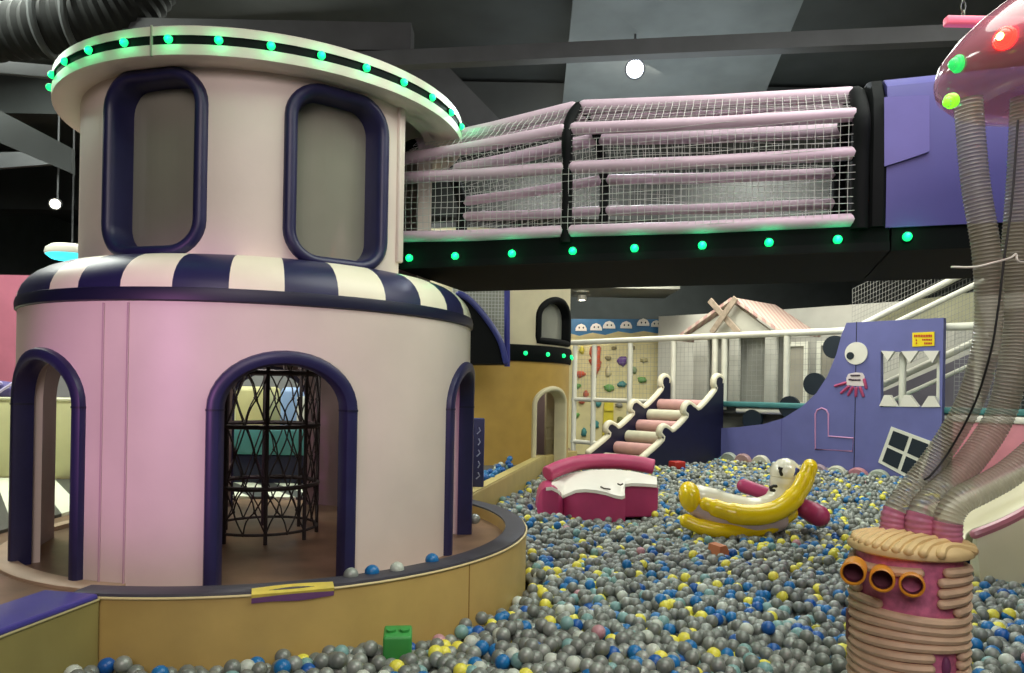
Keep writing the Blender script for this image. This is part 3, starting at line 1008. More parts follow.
for lab, pts, r, i in hoses:
    P = smooth_path([at(*p) for p in pts], 40)
    # even resample
    Ls = [0]
    for a, b_ in zip(P, P[1:]):
        Ls.append(Ls[-1] + (b_ - a).length)
    N = int(Ls[-1] / .0045)
    Q = []
    j = 0
    for k in range(N + 1):
        s = Ls[-1] * k / N
        while j < len(Ls) - 2 and Ls[j + 1] < s:
            j += 1
        Q.append(P[j].lerp(P[j + 1], (s - Ls[j]) / max(Ls[j + 1] - Ls[j], 1e-6)))
    h = thing('ventilation_hose', lab, 'hose', Q[-1], 'octopus hoses')
    cut = len(Q) - 16
    b = MB(); b.tube(Q[:cut], [r * (1 + (.04 if k % 3 < 1 else -.03)) for k in range(cut)], 18, caps=False); b.build('hose_tube', HOSE, h)
    b = MB(); b.tube(Q[cut - 2:], [r * (1.0 + (.05 if k % 4 < 2 else 0)) for k in range(len(Q) - cut + 2)], 18, caps=True); b.build('hose_collar', COLL, h)
b = MB(); b.tube(smooth_path([at(*p) for p in [(1018, 120, 2.66), (1012, 200, 2.65), (1004, 260, 2.65), (998, 310, 2.66), (990, 355, 2.68), (974, 405, 2.73), (950, 450, 2.78), (932, 474, 2.79), (924, 480, 2.8)]], 12), .004, 6)
tag(b.build('power_cable', mat('black_cable', (18, 16, 16), .5, 0)), 'thin black cable running down along the corrugated hoses', 'cable')
b = MB(); b.tube(smooth_path([at(*p) for p in [(951, 267, 2.66), (974, 267, 2.64), (992, 263, 2.63), (1010, 258, 2.66), (1016, 254, 2.69), (1018, 261, 2.68), (1028, 263, 2.7)]], 8), .004, 6)
tag(b.build('cable_tie', WHITEP), 'white plastic cable tie binding the corrugated hoses together', 'cable tie')

# =================================================================== LAVENDER MONSTER BOARD
mon = thing('monster_board', 'lavender blue monster shaped board with one round eye and white teeth', 'play board', A)
bw = lambda px, py, w_=0: FEN.hit(px, py, w_)
outl = [bw(*p) for p in [(723, 428), (740, 427), (765, 424), (785, 418), (803, 407), (818, 393), (829, 376), (838, 354), (843, 335), (848, 323), (945, 318)]]
outl += [(outl[-1][0], 0), (outl[0][0], 0)]
hole = [bw(*p) for p in [(882, 352), (941, 351), (941, 406), (882, 407)]]
b = MB(); b.extrude([outl, hole], -.05, .05, FEN); b.build('board_panel', PURPLE, mon, smooth=False)
sx = bw(858, 330)[0]
b = MB(); b.box(FEN.p(sx, bw(858, 322)[1] / 2, .0505), (.012, .004, bw(858, 322)[1]), Matrix((FEN.u, FEN.n, Vector((0, 0, 1)))).transposed()); b.build('panel_seam', NAVYD, mon)
sx = bw(783, 440)[0]
b = MB(); b.box(FEN.p(sx, bw(783, 419)[1] / 2, .0505), (.008, .004, bw(783, 419)[1]), Matrix((FEN.u, FEN.n, Vector((0, 0, 1)))).transposed()); b.build('panel_seam', PURPD, mon)
RF = Matrix((FEN.u, FEN.v, FEN.n)).transposed()
u, v = bw(858, 353.5)
ea = abs(bw(868, 353)[0] - bw(847, 353)[0]) / 2
b = MB(); b.extrude([circle(u, v, .165, 32)], .05, .07, FEN); ey = b.build('eye', WHITEP, mon)
u2, v2 = bw(852.5, 356)
b = MB(); b.extrude([circle(u2, v2, .055, 20)], .07, .08, FEN); b.build('pupil', DISC, ey)
# teeth inside the window mouth
for pts in ([(883, 351), (896, 351.5), (889.5, 361)], [(903, 351.5), (920, 351), (911.5, 363)], [(925, 351), (941, 351), (934, 363)], [(881, 406), (899, 406.5), (892, 395), (886, 395)], [(901, 406.5), (921, 407), (912, 395), (906, 395)], [(923, 407), (942, 407), (936, 396), (930, 396)]):
    q = [bw(*p) for p in pts]
    b = MB(); b.extrude([q if sum((q[i][0] * q[(i + 1) % len(q)][1] - q[(i + 1) % len(q)][0] * q[i][1]) for i in range(len(q))) > 0 else q[::-1]], .0, .065, FEN)
    b.build('tooth', WHITEP, mon, smooth=False)
for px in (900, 938):
    u, v = bw(px, 380)
    b = MB(); b.box(FEN.p(u, v, -.09), (.09, .08, .80), Matrix((FEN.u, FEN.n, Vector((0, 0, 1)))).transposed(), bevel=.03); b.build('mouth_post', POSTW, mon)
for px, py in ((834, 347), (814, 384), (789, 407), (752, 420)):
    u, v = bw(px, py, -.06)
    b = MB(); b.extrude([circle(u, v, .175, 28)], -.11, -.055, FEN); b.build('back_spike', DISC, mon)
# small octopus sticker
q = [bw(*p) for p in [(848, 385), (848, 378), (850, 374), (857, 372.5), (864, 373), (866, 376), (866.5, 386), (857, 386)]]
b = MB(); b.extrude([q[::-1]], .05, .056, FEN); sk = b.build('octopus_sticker', mat('sticker_white', (226, 216, 216), .5, .05, 9), mon)
b = MB()
for p1, p2 in (((853, 375.5), (861, 375.5)), ((851, 379.5), (852.5, 379.5)), ((854, 380), (855.5, 380)), ((857, 380), (858.5, 380)), ((860, 380), (861.5, 380))):
    a_, c2 = bw(*p1), bw(*p2)
    b.tube([FEN.p(*a_, .058), FEN.p(*c2, .058)], .014, 6, round_ends=True)
b.build('sticker_mark', mat('sticker_dark', (60, 40, 60), .5, 0), sk)
b = MB()
for p1, p2 in (((847, 383), (837, 386)), ((850, 387), (843, 393)), ((854, 388), (850, 395)), ((858, 388.5), (857.5, 396)), ((862, 388), (865, 396)), ((866, 380), (868, 388))):
    a_, c2 = bw(*p1), bw(*p2)
    b.tube([FEN.p(*a_, .055), FEN.p(*c2, .055)], [.024, .02], 6, round_ends=True)
b.build('sticker_tentacle', mat('sticker_rose', (176, 66, 110), .5, .1, 14), sk)
# pink L outline
q = [(817, 449), (817, 414), (819, 410), (823.5, 408), (828, 410), (830, 414), (830, 436), (855, 438), (854, 451)]
b = MB(); b.tube([FEN.p(*bw(*p), .052) for p in q], .013, 6, closed=True); b.build('letter_outline', mat('pink_line', (206, 150, 196), .5, 0), mon)
# tilted four pane window
wq = [bw(*p) for p in [(893, 426.5), (935, 442), (921, 484), (880, 462)]]
c4 = [Vector((p[0], p[1])) for p in wq]
cc = sum(c4, Vector((0, 0))) / 4
b = MB(); b.extrude([[tuple(p) for p in c4[::-1]]], .05, .065, FEN); wf = b.build('tilted_window', POSTW, mon, smooth=False)
for i in range(2):
    for j in range(2):
        def bl(s, t):
            return c4[0].lerp(c4[1], s).lerp(c4[3].lerp(c4[2], s), t)
        s0_, t0_ = .08 + i * .46, .08 + j * .46
        q = [tuple(bl(*st_)) for st_ in ((s0_, t0_), (s0_ + .38, t0_), (s0_ + .38, t0_ + .38), (s0_, t0_ + .38))]
        b = MB(); b.extrude([q[::-1]], .065, .07, FEN); b.build('window_pane', DISC, wf, smooth=False)
# yellow notice
q = [bw(*p) for p in [(914, 333), (936, 332), (936, 346), (914, 347)]]
b = MB(); b.extrude([q[::-1]], .05, .062, FEN); ns = b.build('notice_sign', mat('notice_yellow', (240, 214, 20), .4, .02, 6), mon, smooth=False)
b = MB()
for x0_, x1_, yy, th in ((916, 934, 336.2, .018), (917.5, 919, 340.5, .012), (924, 934, 340, .012), (917.5, 919, 343.5, .012), (926, 934, 343.6, .014)):
    n = max(2, int((x1_ - x0_) / 1.6))
    for k in range(n):
        xa = x0_ + (x1_ - x0_) * k / n
        a_, c2 = bw(xa, yy), bw(xa + (x1_ - x0_) / n * .72, yy)
        b.extrude([[(a_[0], a_[1] - th), (c2[0], c2[1] - th), (c2[0], c2[1] + th), (a_[0], a_[1] + th)]], .062, .066, FEN)
b.build('notice_text', mat('notice_red', (190, 60, 30), .5, 0), ns, smooth=False)
# pastel half discs along the foot of the board
cols = [('grey green', (150, 160, 150)), ('dusty rose', (160, 130, 130)), ('pale cream', (196, 196, 176)), ('pale mauve', (150, 132, 144)), ('ivory', (192, 194, 172)), ('rose pink', (178, 124, 132)), ('sage', (160, 170, 154))]
for i, (px, py) in enumerate([(729, 464), (743, 467), (761, 467), (818, 473), (837, 476), (858, 478), (879, 482)]):
    u, v = bw(px, py, .14)
    b = MB(); b.lathe([(0, -.05), (.14, -.05), (.165, -.02), (.165, .02), (.14, .05), (0, .05)], FEN.p(u, .33 if i < 3 else .27, .14), 28, axis=FEN.n)
    nm, c = cols[i]
    tag(b.build('foam_disc', mat('foam_' + nm.replace(' ', '_'), c, .5, .05, 8)), nm + ' foam disc half sunk in balls at the foot of the lavender board', 'foam disc', 'pastel foam discs')

# =================================================================== ROLLER STAIR
NF = FEN.n
stair = thing('roller_stair', 'navy sided climbing stair with white scalloped edges and padded rollers', 'play stair', A + NF * 1.1 + FE * -.6)
S_R, S_L = -.25, -1.36
RUN = 2.2


SF = Frame(A + FE * S_R, NF)
edge = [SF.hit(*p) for p in [(722.5, 383), (721, 379), (717.5, 376.5), (714, 379), (713.2, 385), (714, 391), (698.6, 409), (693, 407.5), (688, 404), (684.6, 406), (683, 412), (685.5, 417), (672, 431), (668, 429.5), (663.5, 427), (660.3, 429), (659, 434), (661.5, 440.5), (642, 458.5)]]
edge = [(max(r, 0.02), z) for r, z in edge]
RUN = edge[-1][0]
for s in (S_R, S_L):
    fr = Frame(A + FE * s, NF)          # u runs out into the pit
    pl_ = [(0, 0), (RUN + .02, 0)] + edge[::-1] + [(0, edge[0][1])]
    b = MB(); b.extrude([pl_], -.05, .05, fr); sp_ = b.build('side_panel', NAVYD, stair, smooth=False)
    pts = smooth_path([fr.p(r, z + .01, 0) for r, z in edge], 3)
    b = MB(); b.tube(pts, .055, 10, round_ends=True); b.build('scalloped_edge', mat('ivory_edge_foam', (226, 222, 196), .5, .04, 7), sp_)
for i in range(7):
    r = .30 + i * .29
    z = 1.54 - .62 * r - .10
    pa = A + FE * (S_L + .06) + NF * r + Vector((0, 0, z)); pb_ = A + FE * (S_R - .06) + NF * r + Vector((0, 0, z))
    b = MB(); b.tube([pa, pa.lerp(pb_, .3), pa.lerp(pb_, .7), pb_], .105, 16); b.build('roller', mat('dusty_pink_foam', (206, 160, 156), .5, .05, 7) if i % 2 == 0 else mat('ivory_foam', (206, 206, 180), .5, .04, 7), stair)
b = MB()
q0, q1 = A + FE * (S_L + .06), A + FE * (S_R - .06)
P = [q0 + NF * .05 + Vector((0, 0, 1.27)), q1 + NF * .05 + Vector((0, 0, 1.27)), q1 + NF * 2.1 + Vector((0, 0, .04)), q0 + NF * 2.1 + Vector((0, 0, .04))]
b.add(P + [p - Vector((0, 0, .04)) for p in P], [(0, 1, 2, 3), (7, 6, 5, 4), (0, 4, 5, 1), (1, 5, 6, 2), (2, 6, 7, 3), (3, 7, 4, 0)])
b.build('stair_bed', mat('dim_stair_bed', (120, 96, 96), .7, .05, 6), stair, smooth=False)

# =================================================================== FENCE, HOUSE, BACK STRUCTURES
fence = thing('rail_fence', 'long white padded rail fence with grey netting behind the roller stair', 'fence', FEN.p(-1, 0, 0))
RFF = Matrix((FEN.u, FEN.n, Vector((0, 0, 1)))).transposed()
FW = -.13
b = MB(); b.tube([FEN.p(*FEN.hit(qx, qy, FW), FW) for qx, qy in ((566, 343), (620, 340.5), (677, 338), (755, 334.5), (842, 331), (905, 328.5), (975, 326))], .055, 10, round_ends=True); b.build('top_rail', POSTW, fence)
b = MB(); b.tube([FEN.p(-3.9, 1.30, FW), FEN.p(-1.3, 1.30, FW)], .045, 10); b.build('middle_rail', POSTW, fence)
b = MB(); b.tube([FEN.p(-3.9, .42, FW), FEN.p(-1.3, .42, FW)], .045, 10); b.build('bottom_rail', POSTW, fence)
b = MB(); b.tube([FEN.p(0, 1.2, FW + .02), FEN.p(5.5, 1.2, FW + .02)], .05, 10); b.build('deck_rail', POSTW, fence)
b = MB(); b.box(FEN.p(2.4, 1.30, -.15), (6.4, .24, .09), RFF, bevel=.02); b.build('deck_edge_pad', TEAL, fence)
for s in (-3.85, -3.31, -2.37, -1.35, -.47, -.28, .87, 1.86, 3.6):
    b = MB(); b.tube([FEN.p(s, .0 if s < -1.2 else 1.2, FW), FEN.p(s, 2.42, FW)], .052, 10); b.build('post', POSTW, fence)
b = MB()
gr = [[FEN.p(-3.85 + .085 * j, 1.28 + .085 * i, FW - .03) for j in range(70)] for i in range(14)]
b.net(gr, .0022); b.build('net', NETG, fence)
b = MB()
gr = [[FEN.p(3.3 + .06 * j, 1.28 + .06 * i, FW - .03) for j in range(38)] for i in range(21)]
b.net(gr, .003); b.build('net', mat('dim_net_cord', (170, 172, 168), .7, 0), fence)
# raised deck behind the fence
dk = MB(); dk.box(FEN.p(2.9, 1.2, -1.75), (8.2, 3.1, .12), RFF); struct('floor_upper_deck', dk, mat('grey_deck_vinyl', (120, 122, 116), .6, .06, 4))
dw = MB(); dw.box(FEN.p(2.9, .58, -.35), (8.0, .06, 1.14), RFF); struct('wall_under_deck', dw, mat('grey_green_board', (130, 134, 122), .7, .06, 4))

# house on the deck
HF = FEN.off(-.6)
hu = lambda px, py: HF.hit(px, py)
el, ap, er = (-1.62, 2.46), (-.39, 3.14), (.52, 2.52)
hs = thing('play_house', 'white play house with pink striped gable roof and crossed boards', 'play house', HF.p(-.4, 1.26, -.8))
for u0, u1 in ((-1.25, -.95), (-.5, -.3), (.2, .42)):
    b = MB(); b.box(HF.p((u0 + u1) / 2, 1.88, -.05), (u1 - u0, .08, 1.24), RFF, bevel=.01); b.build('wall_pier', GREYW, hs)
b = MB(); b.box(HF.p(-.4, 1.88, -.25), (1.66, .04, 1.24), RFF); b.build('wall_board', mat('cool_grey_board', (150, 152, 144), .6, .05, 4), hs)
b = MB(); b.extrude([[(el[0] + .1, 2.48), (er[0] - .1, 2.48), (ap[0], ap[1] - .08)]], -.1, 0, HF); b.build('gable', mat('gable_white', (206, 206, 192), .6, .03, 4), hs, smooth=False)
ROOFP = stripes_mat('pink_striped_roof', (224, 206, 190), (206, 168, 160), 9.0, 0)
for pts, nm in (((ap, er), 'roof_slope'), ((el, ap), 'roof_slope')):
    q0, q1 = pts
    a_, c2 = HF.p(*q0, .1), HF.p(*q1, .1)
    a3, c3 = HF.p(*q0, -1.35), HF.p(*q1, -1.35)
    nrm = (c2 - a_).cross(a3 - a_).normalized()
    if nrm.z < 0: nrm = -nrm
    P = [a_, c2, c3, a3]
    b = MB(); b.add(P + [p + nrm * .05 for p in P], [(0, 1, 2, 3), (7, 6, 5, 4), (0, 4, 5, 1), (1, 5, 6, 2), (2, 6, 7, 3), (3, 7, 4, 0)])
    b.build(nm, ROOFP, hs, smooth=False)
for s, pa, pb2 in ((-1, (709.6, 300), (738.7, 333)), (1, (736, 297.5), (711.5, 333))):
    wv_ = .13 + .03 * s
    a_, c2 = HF.hit(*pa, wv_), HF.hit(*pb2, wv_)
    p0, p1 = HF.p(*a_, wv_), HF.p(*c2, wv_)
    zz = (p0 - p1).normalized()
    b = MB(); b.box((p0 + p1) / 2, (.11, .035, (p0 - p1).length), Matrix((HF.n.cross(zz), HF.n, zz)).transposed(), bevel=.01); b.build('crossed_board', mat('weathered_board', (176, 160, 140), .7, .15, 12), hs, smooth=False)
for u0, u1 in ((.55, .95), (1.1, 1.55)):
    d0 = thing('lattice_door', 'pale framed panel standing on the deck %s' % ('beside the play house' if u0 < 1 else 'behind the upper dark spikes of the monster board'), 'panel', HF.p((u0 + u1) / 2, 1.26, -.1))
    b = MB(); b.extrude([[(u0, 1.27), (u1, 1.27), (u1, 2.36), (u0, 2.36)], [(u0 + .07, 1.35), (u1 - .07, 1.35), (u1 - .07, 2.29), (u0 + .07, 2.29)]], -.12, -.06, HF); b.build('panel_frame', POSTW, d0, smooth=False)
    b = MB(); b.box(HF.p((u0 + u1) / 2, 1.82, -.1), (u1 - u0 - .1, .02, .96), RFF); b.build('panel_board', mat('warm_grey_board', (164, 160, 146), .65, .05, 4), d0, smooth=False)

# long pale partition behind
GF = FEN.off(-2.6)
b = MB(); b.extrude([[(-3.6, 0), (6.5, 0), (6.5, 3.13), (-.57, 3.16), (-3.6, 3.21)]], -.08, 0, GF); struct('wall_pale_partition', b, GREYW)

# sloping ramp with net behind the board
rp = thing('netted_ramp', 'sloping white railed ramp with netting above the monster board', 'ramp', FEN.p(2.6, 1.26, -.7))
for (pa, pb2, w_, r) in (((852, 330), (975, 268), -.9, .05), ((893, 324), (985, 280), -.55, .04), ((880, 386), (990, 335), -.45, .05), ((893, 400), (1000, 352), -.3, .03)):
    a_, c2 = FEN.hit(*pa, w_), FEN.hit(*pb2, w_)
    b = MB(); b.tube([FEN.p(*a_, w_), FEN.p(*c2, w_)], r, 10); b.build('ramp_rail', POSTW, rp)
a_, c2 = FEN.hit(852, 326, -.95), FEN.hit(985, 265, -.95)
grid = [[FEN.p(lerp(a_[0], c2[0], j / 40), lerp(a_[1], c2[1], j / 40) + .075 * i, -.95) for j in range(41)] for i in range(-13, 9)]
b = MB(); b.net(grid, .003); b.build('ramp_net', NETG, rp)
q = [FEN.hit(*p, -1.0) for p in [(862, 322), (900, 302), (975, 292), (985, 330), (870, 332)]]
b = MB(); b.extrude([q[::-1]], -.04, 0, FEN.off(-1.0)); b.build('ramp_board', mat('pale_yellow_board', (196, 194, 160), .6, .05, 4), rp, smooth=False)
q = [FEN.hit(*p, -.8) for p in [(882, 405), (882, 392), (990, 345), (1010, 380), (1000, 408)]]
b = MB(); b.extrude([q[::-1]], -.04, 0, FEN.off(-.8)); b.build('ramp_bed', mat('grey_violet_vinyl', (120, 116, 128), .6, .05, 4), rp, smooth=False)

# climbing wall
CWF = Frame((1.05, 17.3, 0), (1, 0, 0))
cw = thing('climbing_wall', 'cream climbing wall with coloured holds and a blue sea frieze on top', 'climbing wall', (2.4, 17.3, 0))
b = MB(); b.extrude([[(0, 0), (3.2, 0), (3.2, 2.72), (0, 2.72)]], -.12, 0, CWF); b.build('climbing_panel', mat('cream_climb_board', (222, 212, 158), .6, .06, 4), cw, smooth=False)
top = [(0, 2.78), (.25, 2.82), (.5, 2.76), (.8, 2.84), (1.1, 2.79), (1.4, 2.88), (1.7, 2.84), (2.0, 2.9), (2.3, 2.85), (3.2, 2.88)]
b = MB(); b.extrude([[(0, 2.70), (3.2, 2.70)] + top[::-1]], -.11, .03, CWF); b.build('sand_frieze', mat('sand_frieze_board', (196, 184, 130), .6, .06, 6), cw, smooth=False)
b = MB(); b.extrude([[(0, 2.72), (3.2, 2.72), (3.2, 3.2), (0, 3.15)]], -.1, .0, CWF); b.build('sea_frieze', mat('sea_blue_board', (40, 110, 158), .5, .15, 3), cw, smooth=False)
for i, (px, py, s) in enumerate([(581, 328, 1), (596, 327.5, 1.05), (609, 325.5, 1.1), (626, 325.5, 1.05), (643, 323, 1.1), (656, 324, .9)]):
    u, v = CWF.hit(px, py)
    dome = [(u - .13 * s, v - .07), (u + .13 * s, v - .07), (u + .125 * s, v - .01), (u + .085 * s, v + .06 * s), (u + .0, v + .095 * s), (u - .08 * s, v + .065 * s), (u - .125 * s, v)]
    b = MB(); b.extrude([dome], .0, .05, CWF); fh = b.build('whale_cutout', WHITEP, cw, smooth=False)
    b = MB()
    for du in (-.045, .05):
        b.sphere(CWF.p(u + du, v + .005, .05), .018, 8, 6, (1, .5, 1.3))
    b.build('cutout_eye', DISC, fh)
holds = [(582, 350, 'yellow', (220, 205, 60), .1), (580, 374, 'red', (214, 92, 60), .13), (595, 362, 'red', (214, 100, 70), .15), (592, 352, 'red', (210, 100, 76), .12), (586, 394, 'coral', (206, 110, 84), .09), (577, 386, 'green', (110, 170, 90), .1), (609, 388, 'green', (96, 170, 84), .13), (622, 361, 'violet', (110, 76, 150), .13), (629, 361, 'grey', (150, 150, 140), .1), (608, 371, 'cream', (216, 206, 160), .12), (608, 358, 'dun', (150, 140, 100), .08), (622, 384, 'teal', (70, 140, 140), .12), (642, 380, 'green', (130, 170, 110), .11), (644, 360, 'straw', (190, 180, 130), .1), (596, 350, 'dun', (160, 150, 110), .08), (634, 370, 'sage', (140, 160, 120), .09), (582, 402, 'coral', (204, 120, 90), .08), (598, 404, 'teal', (80, 144, 150), .1), (594, 425, 'teal', (90, 150, 156), .12), (584, 432, 'teal', (70, 140, 140), .1), (619, 405, 'grey', (150, 150, 130), .1), (620, 420, 'olive', (120, 120, 70), .08), (576, 415, 'green', (110, 160, 90), .09), (632, 348, 'dun', (170, 160, 120), .08), (614, 348, 'dun', (170, 160, 120), .07)]
for i, (px, py, nm, c, s) in enumerate(holds):
    u, v = CWF.hit(px, py)
    b = MB(); n = 14
    rr = [s * random.uniform(.75, 1.15) for _ in range(n)]
    sx_, sz_ = random.choice([(1, .7), (.7, 1.2), (1, 1)])
    rings = []
    for k, w_ in ((1, 0), (.95, .035), (.7, .07), (.3, .085)):
        rings.append([CWF.p(u + rr[j] * sx_ * k * cos(2 * PI * j / n), v + rr[j] * sz_ * k * sin(2 * PI * j / n), w_) for j in range(n)])
    b.rings(rings, True, True)
    h_ = b.build('climbing_hold', mat('hold_' + nm, c, .5, .06, 9), cw)
# tall yellow ladder panel on the wall and a long red hold
q = [CWF.hit(*p) for p in [(604, 402), (613, 402), (613, 442), (602, 442)]]
b = MB(); b.extrude([q[::-1]], 0, .08, CWF); b.extrude([[(q[0][0], q[0][1] - .2 - .2 * k), (q[1][0], q[1][1] - .2 - .2 * k), (q[1][0], q[1][1] - .14 - .2 * k), (q[0][0], q[0][1] - .14 - .2 * k)] for k in range(1)], .08, .12, CWF)
b.build('ladder_hold', mat('hold_yellow', (220, 205, 60), .5, .06, 9), cw, smooth=False)
u, v = CWF.hit(596, 362)
b = MB(); b.tube([CWF.p(u + .05, v + .32, .04), CWF.p(u, v + .1, .06), CWF.p(u + .02, v - .1, .06), CWF.p(u - .05, v - .3, .04)], [.06, .09, .09, .06], 10, round_ends=True); b.build('climbing_hold', mat('hold_red', (214, 92, 60), .5, .06, 9), cw)

# soffit and downlight in the back
b = MB(); b.box((2.2, 16.4, 3.72), (2.6, 1.6, .12)); struct('ceiling_soffit', b, mat('pale_soffit', (110, 112, 104), .7, .05, 3))
pd = at(582, 300, 16.2)
o = thing('downlight', 'small white downlight in the soffit above the sea frieze', 'light', pd)
b = MB(); b.lathe([(.09, .1), (.1, 0), (.085, -.01), (.075, 0)], pd, 20); b.build('lamp_ring', WHITEP, o)
b = MB(); b.lathe([(.075, 0.0), (.04, -.005), (0, -.008)], pd, 20); b.build('lamp_lens', mat('warm_lamp', (255, 250, 235), .3, 0, emit=(255, 250, 235), power=8), o)

# =================================================================== YELLOW TOWER BEHIND
T2 = (-.54, 10.6)
t2 = thing('castle_tower', 'yellow castle tower with white arch and green lights standing behind the bridge', 'play tower', (T2[0], T2[1], .5))
ops = [arch(-36.5, 16.5 - 1.2, None, 1.28, 1.52)]
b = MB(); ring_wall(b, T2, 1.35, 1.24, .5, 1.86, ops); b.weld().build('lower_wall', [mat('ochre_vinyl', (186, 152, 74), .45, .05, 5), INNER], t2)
b = MB(); sweep_on_cyl(b, T2, arch_path(-36.5, 15.6, .5, 1.28, 1.5), 1.22, 1.385, .075, False); b.build('archway_trim', mat('pale_arch_foam', (212, 204, 166), .5, .04, 6), t2)
b = MB(); b.lathe([(1.3, 1.84), (1.37, 1.845), (1.38, 1.87), (1.38, 2.03), (1.37, 2.055), (1.3, 2.06)], (T2[0], T2[1], 0), 80); b.build('light_band', BEAM, t2)
for t in (-75, -59.5, -44, -28, -13, 2):
    b = MB(); b.sphere(cp(T2, 1.388, t, 1.945), .028, 10, 8); b.build('led_bulb', LEDM, t2)
ops = [(-33 - 18, -33 + 18, lambda t: 2.12, lambda t: 2.42 + .29 * math.sqrt(max(0, 1 - ((t + 33) / 18) ** 2)))]
b = MB(); ring_wall(b, T2, 1.35, 1.25, 2.04, 3.5, ops); b.weld().build('upper_wall', [mat('ivory_vinyl', (214, 206, 172), .5, .04, 4), INNER], t2)
pth = arch_path(-33, 17.2, 2.12, 2.42, 2.68); pth = pth + [(-33 - 17.2 + 34.4 * i / 8, 2.12) for i in range(1, 8)]
b = MB(); sweep_on_cyl(b, T2, pth, 1.2, 1.39, .09, True); wf2 = b.build('window_frame', BLACKV, t2)
b = MB()
for i in range(12):
    ta, tb = -50 + 34 * i / 12, -50 + 34 * (i + 1) / 12
    b.add([cp(T2, 1.27, ta, 2.1), cp(T2, 1.27, tb, 2.1), cp(T2, 1.27, tb, 3.05), cp(T2, 1.27, ta, 3.05)], [(0, 1, 2, 3)])
b.build('window_pane', pane_mat('hazy_arch_sheet', (150, 152, 140), .75, .2), wf2)
b = MB(); b.lathe([(0, 1.9), (1.24, 1.9), (1.24, 2.0), (0, 2.0)], (T2[0], T2[1], 0), 40); b.build('storey_floor', INNER, t2)
b = MB(); b.lathe([(0, 3.5), (1.36, 3.5), (1.36, 3.56), (0, 3.56)], (T2[0], T2[1], 0), 40); b.build('tower_roof', CEILB, t2)
# chute post inside the yellow tower's arch
b = MB(); b.box((.60, 10.45, 1.0), (.26, .2, 1.0), bevel=.04)
for k in range(2):
    b.box((.60, 10.34, .80 + .18 * k), (.22, .04, .03))
tag(b.build('padded_pillar', mat('beige_pillar', (190, 180, 140), .6, .05, 6)), 'beige padded pillar standing inside the arch of the yellow tower', 'pillar')

# dark curved canopy with blue piping between the towers
cf = Frame((at(505, 363, 8.4).x, 8.4, 0), (1, 0, 0))
cv = thing('curved_canopy', 'dark curved canopy with blue piping between the two towers', 'canopy', (cf.o.x - .4, 8.4, 1.75))
z0 = at(505, 363, 8.4).z
ux = lambda px, py: cf.hit(px, py)
prof = [ux(*p) for p in [(430, 294), (452, 293), (463, 297), (476, 308), (487, 322), (497, 338), (504, 352), (506, 364), (430, 364)]]
b = MB(); b.extrude([prof[::-1]], -.5, .0, cf); b.build('canopy_panel', BLACKV, cv, smooth=False)
b = MB(); b.tube(smooth_path([cf.p(*ux(*p), .02) for p in [(459, 294), (464, 296), (472, 302), (482, 313), (493, 328), (501, 343), (506, 362)]], 6), .035, 10, round_ends=True); b.build('blue_piping', mat('blue_piping', (44, 52, 120), .35, .06, 8), cv)
b = MB(); b.tube([cf.p(*ux(507, 366), -.2), cf.p(*ux(507, 255), -.2)], .035, 10); b.build('blue_post', mat('blue_post', (46, 50, 130), .4, .06, 8), cv)
a_, c2 = ux(448, 335), ux(505, 262)
b = MB(); b.net([[cf.p(a_[0] + (c2[0] - a_[0]) * j / 16, a_[1] + (c2[1] - a_[1]) * i / 20, -.55) for j in range(17)] for i in range(21)], .004); b.build('canopy_net', NETW, cv)
b = MB(); b.box(cf.p((a_[0] + c2[0]) / 2, (a_[1] + c2[1]) / 2, -.62), (c2[0] - a_[0], .03, c2[1] - a_[1])); b.build('canopy_board', mat('pale_sage_board', (160, 166, 150), .6, .06, 5), cv)
# navy board at the near tower's side arch
pb3 = at(477, 445, 6.6)
o = thing('notice_board', 'narrow navy board with pale drawings beside the arch of the near tower', 'board', (pb3.x, pb3.y, .5))
b = MB(); b.box((pb3.x - .02, pb3.y, .86), (.17, .06, .72), bevel=.012); b.build('board_body', mat('slate_navy_board', (52, 56, 104), .5, .06, 6), o)
b = MB()
for k in range(5):
    z = .68 + .1 * k
    b.tube([Vector((pb3.x + .0 + .012 * (k % 2), pb3.y - .034, z)), Vector((pb3.x + .03, pb3.y - .034, z + .03)), Vector((pb3.x + .015, pb3.y - .034, z + .06))], .006, 5)
b.build('pale_drawing', mat('pale_drawing', (150, 156, 190), .6, 0), o)

# =================================================================== PINK FOAM SEAT
fs = thing('foam_sofa', 'magenta foam seat with white top and rose bolster lying in the balls', 'soft seat', at(597, 512, 7.2))
FD = 6.95
ff = Frame((0, FD, 0), (1, 0, 0))
g = lambda px, py: ff.hit(px, py)
top_edge = [(537, 506), (538.5, 497), (541, 491), (545, 487.5), (550, 486.5), (555, 487.5), (559, 490.5), (563, 495.5), (566, 494.5), (572, 491), (582, 489), (595, 490), (604, 491.5), (614, 495), (624, 496.5), (626, 497.5)]


def sofa_depth(x):
    """the front swells in two rounded lobes"""
    if x < 563.5:
        return FD + .07 - .15 * math.sqrt(max(0, 1 - ((x - 550) / 13.6) ** 2))
    return FD + .05 - .13 * math.sqrt(max(0, 1 - ((x - 597) / 33.6) ** 2))


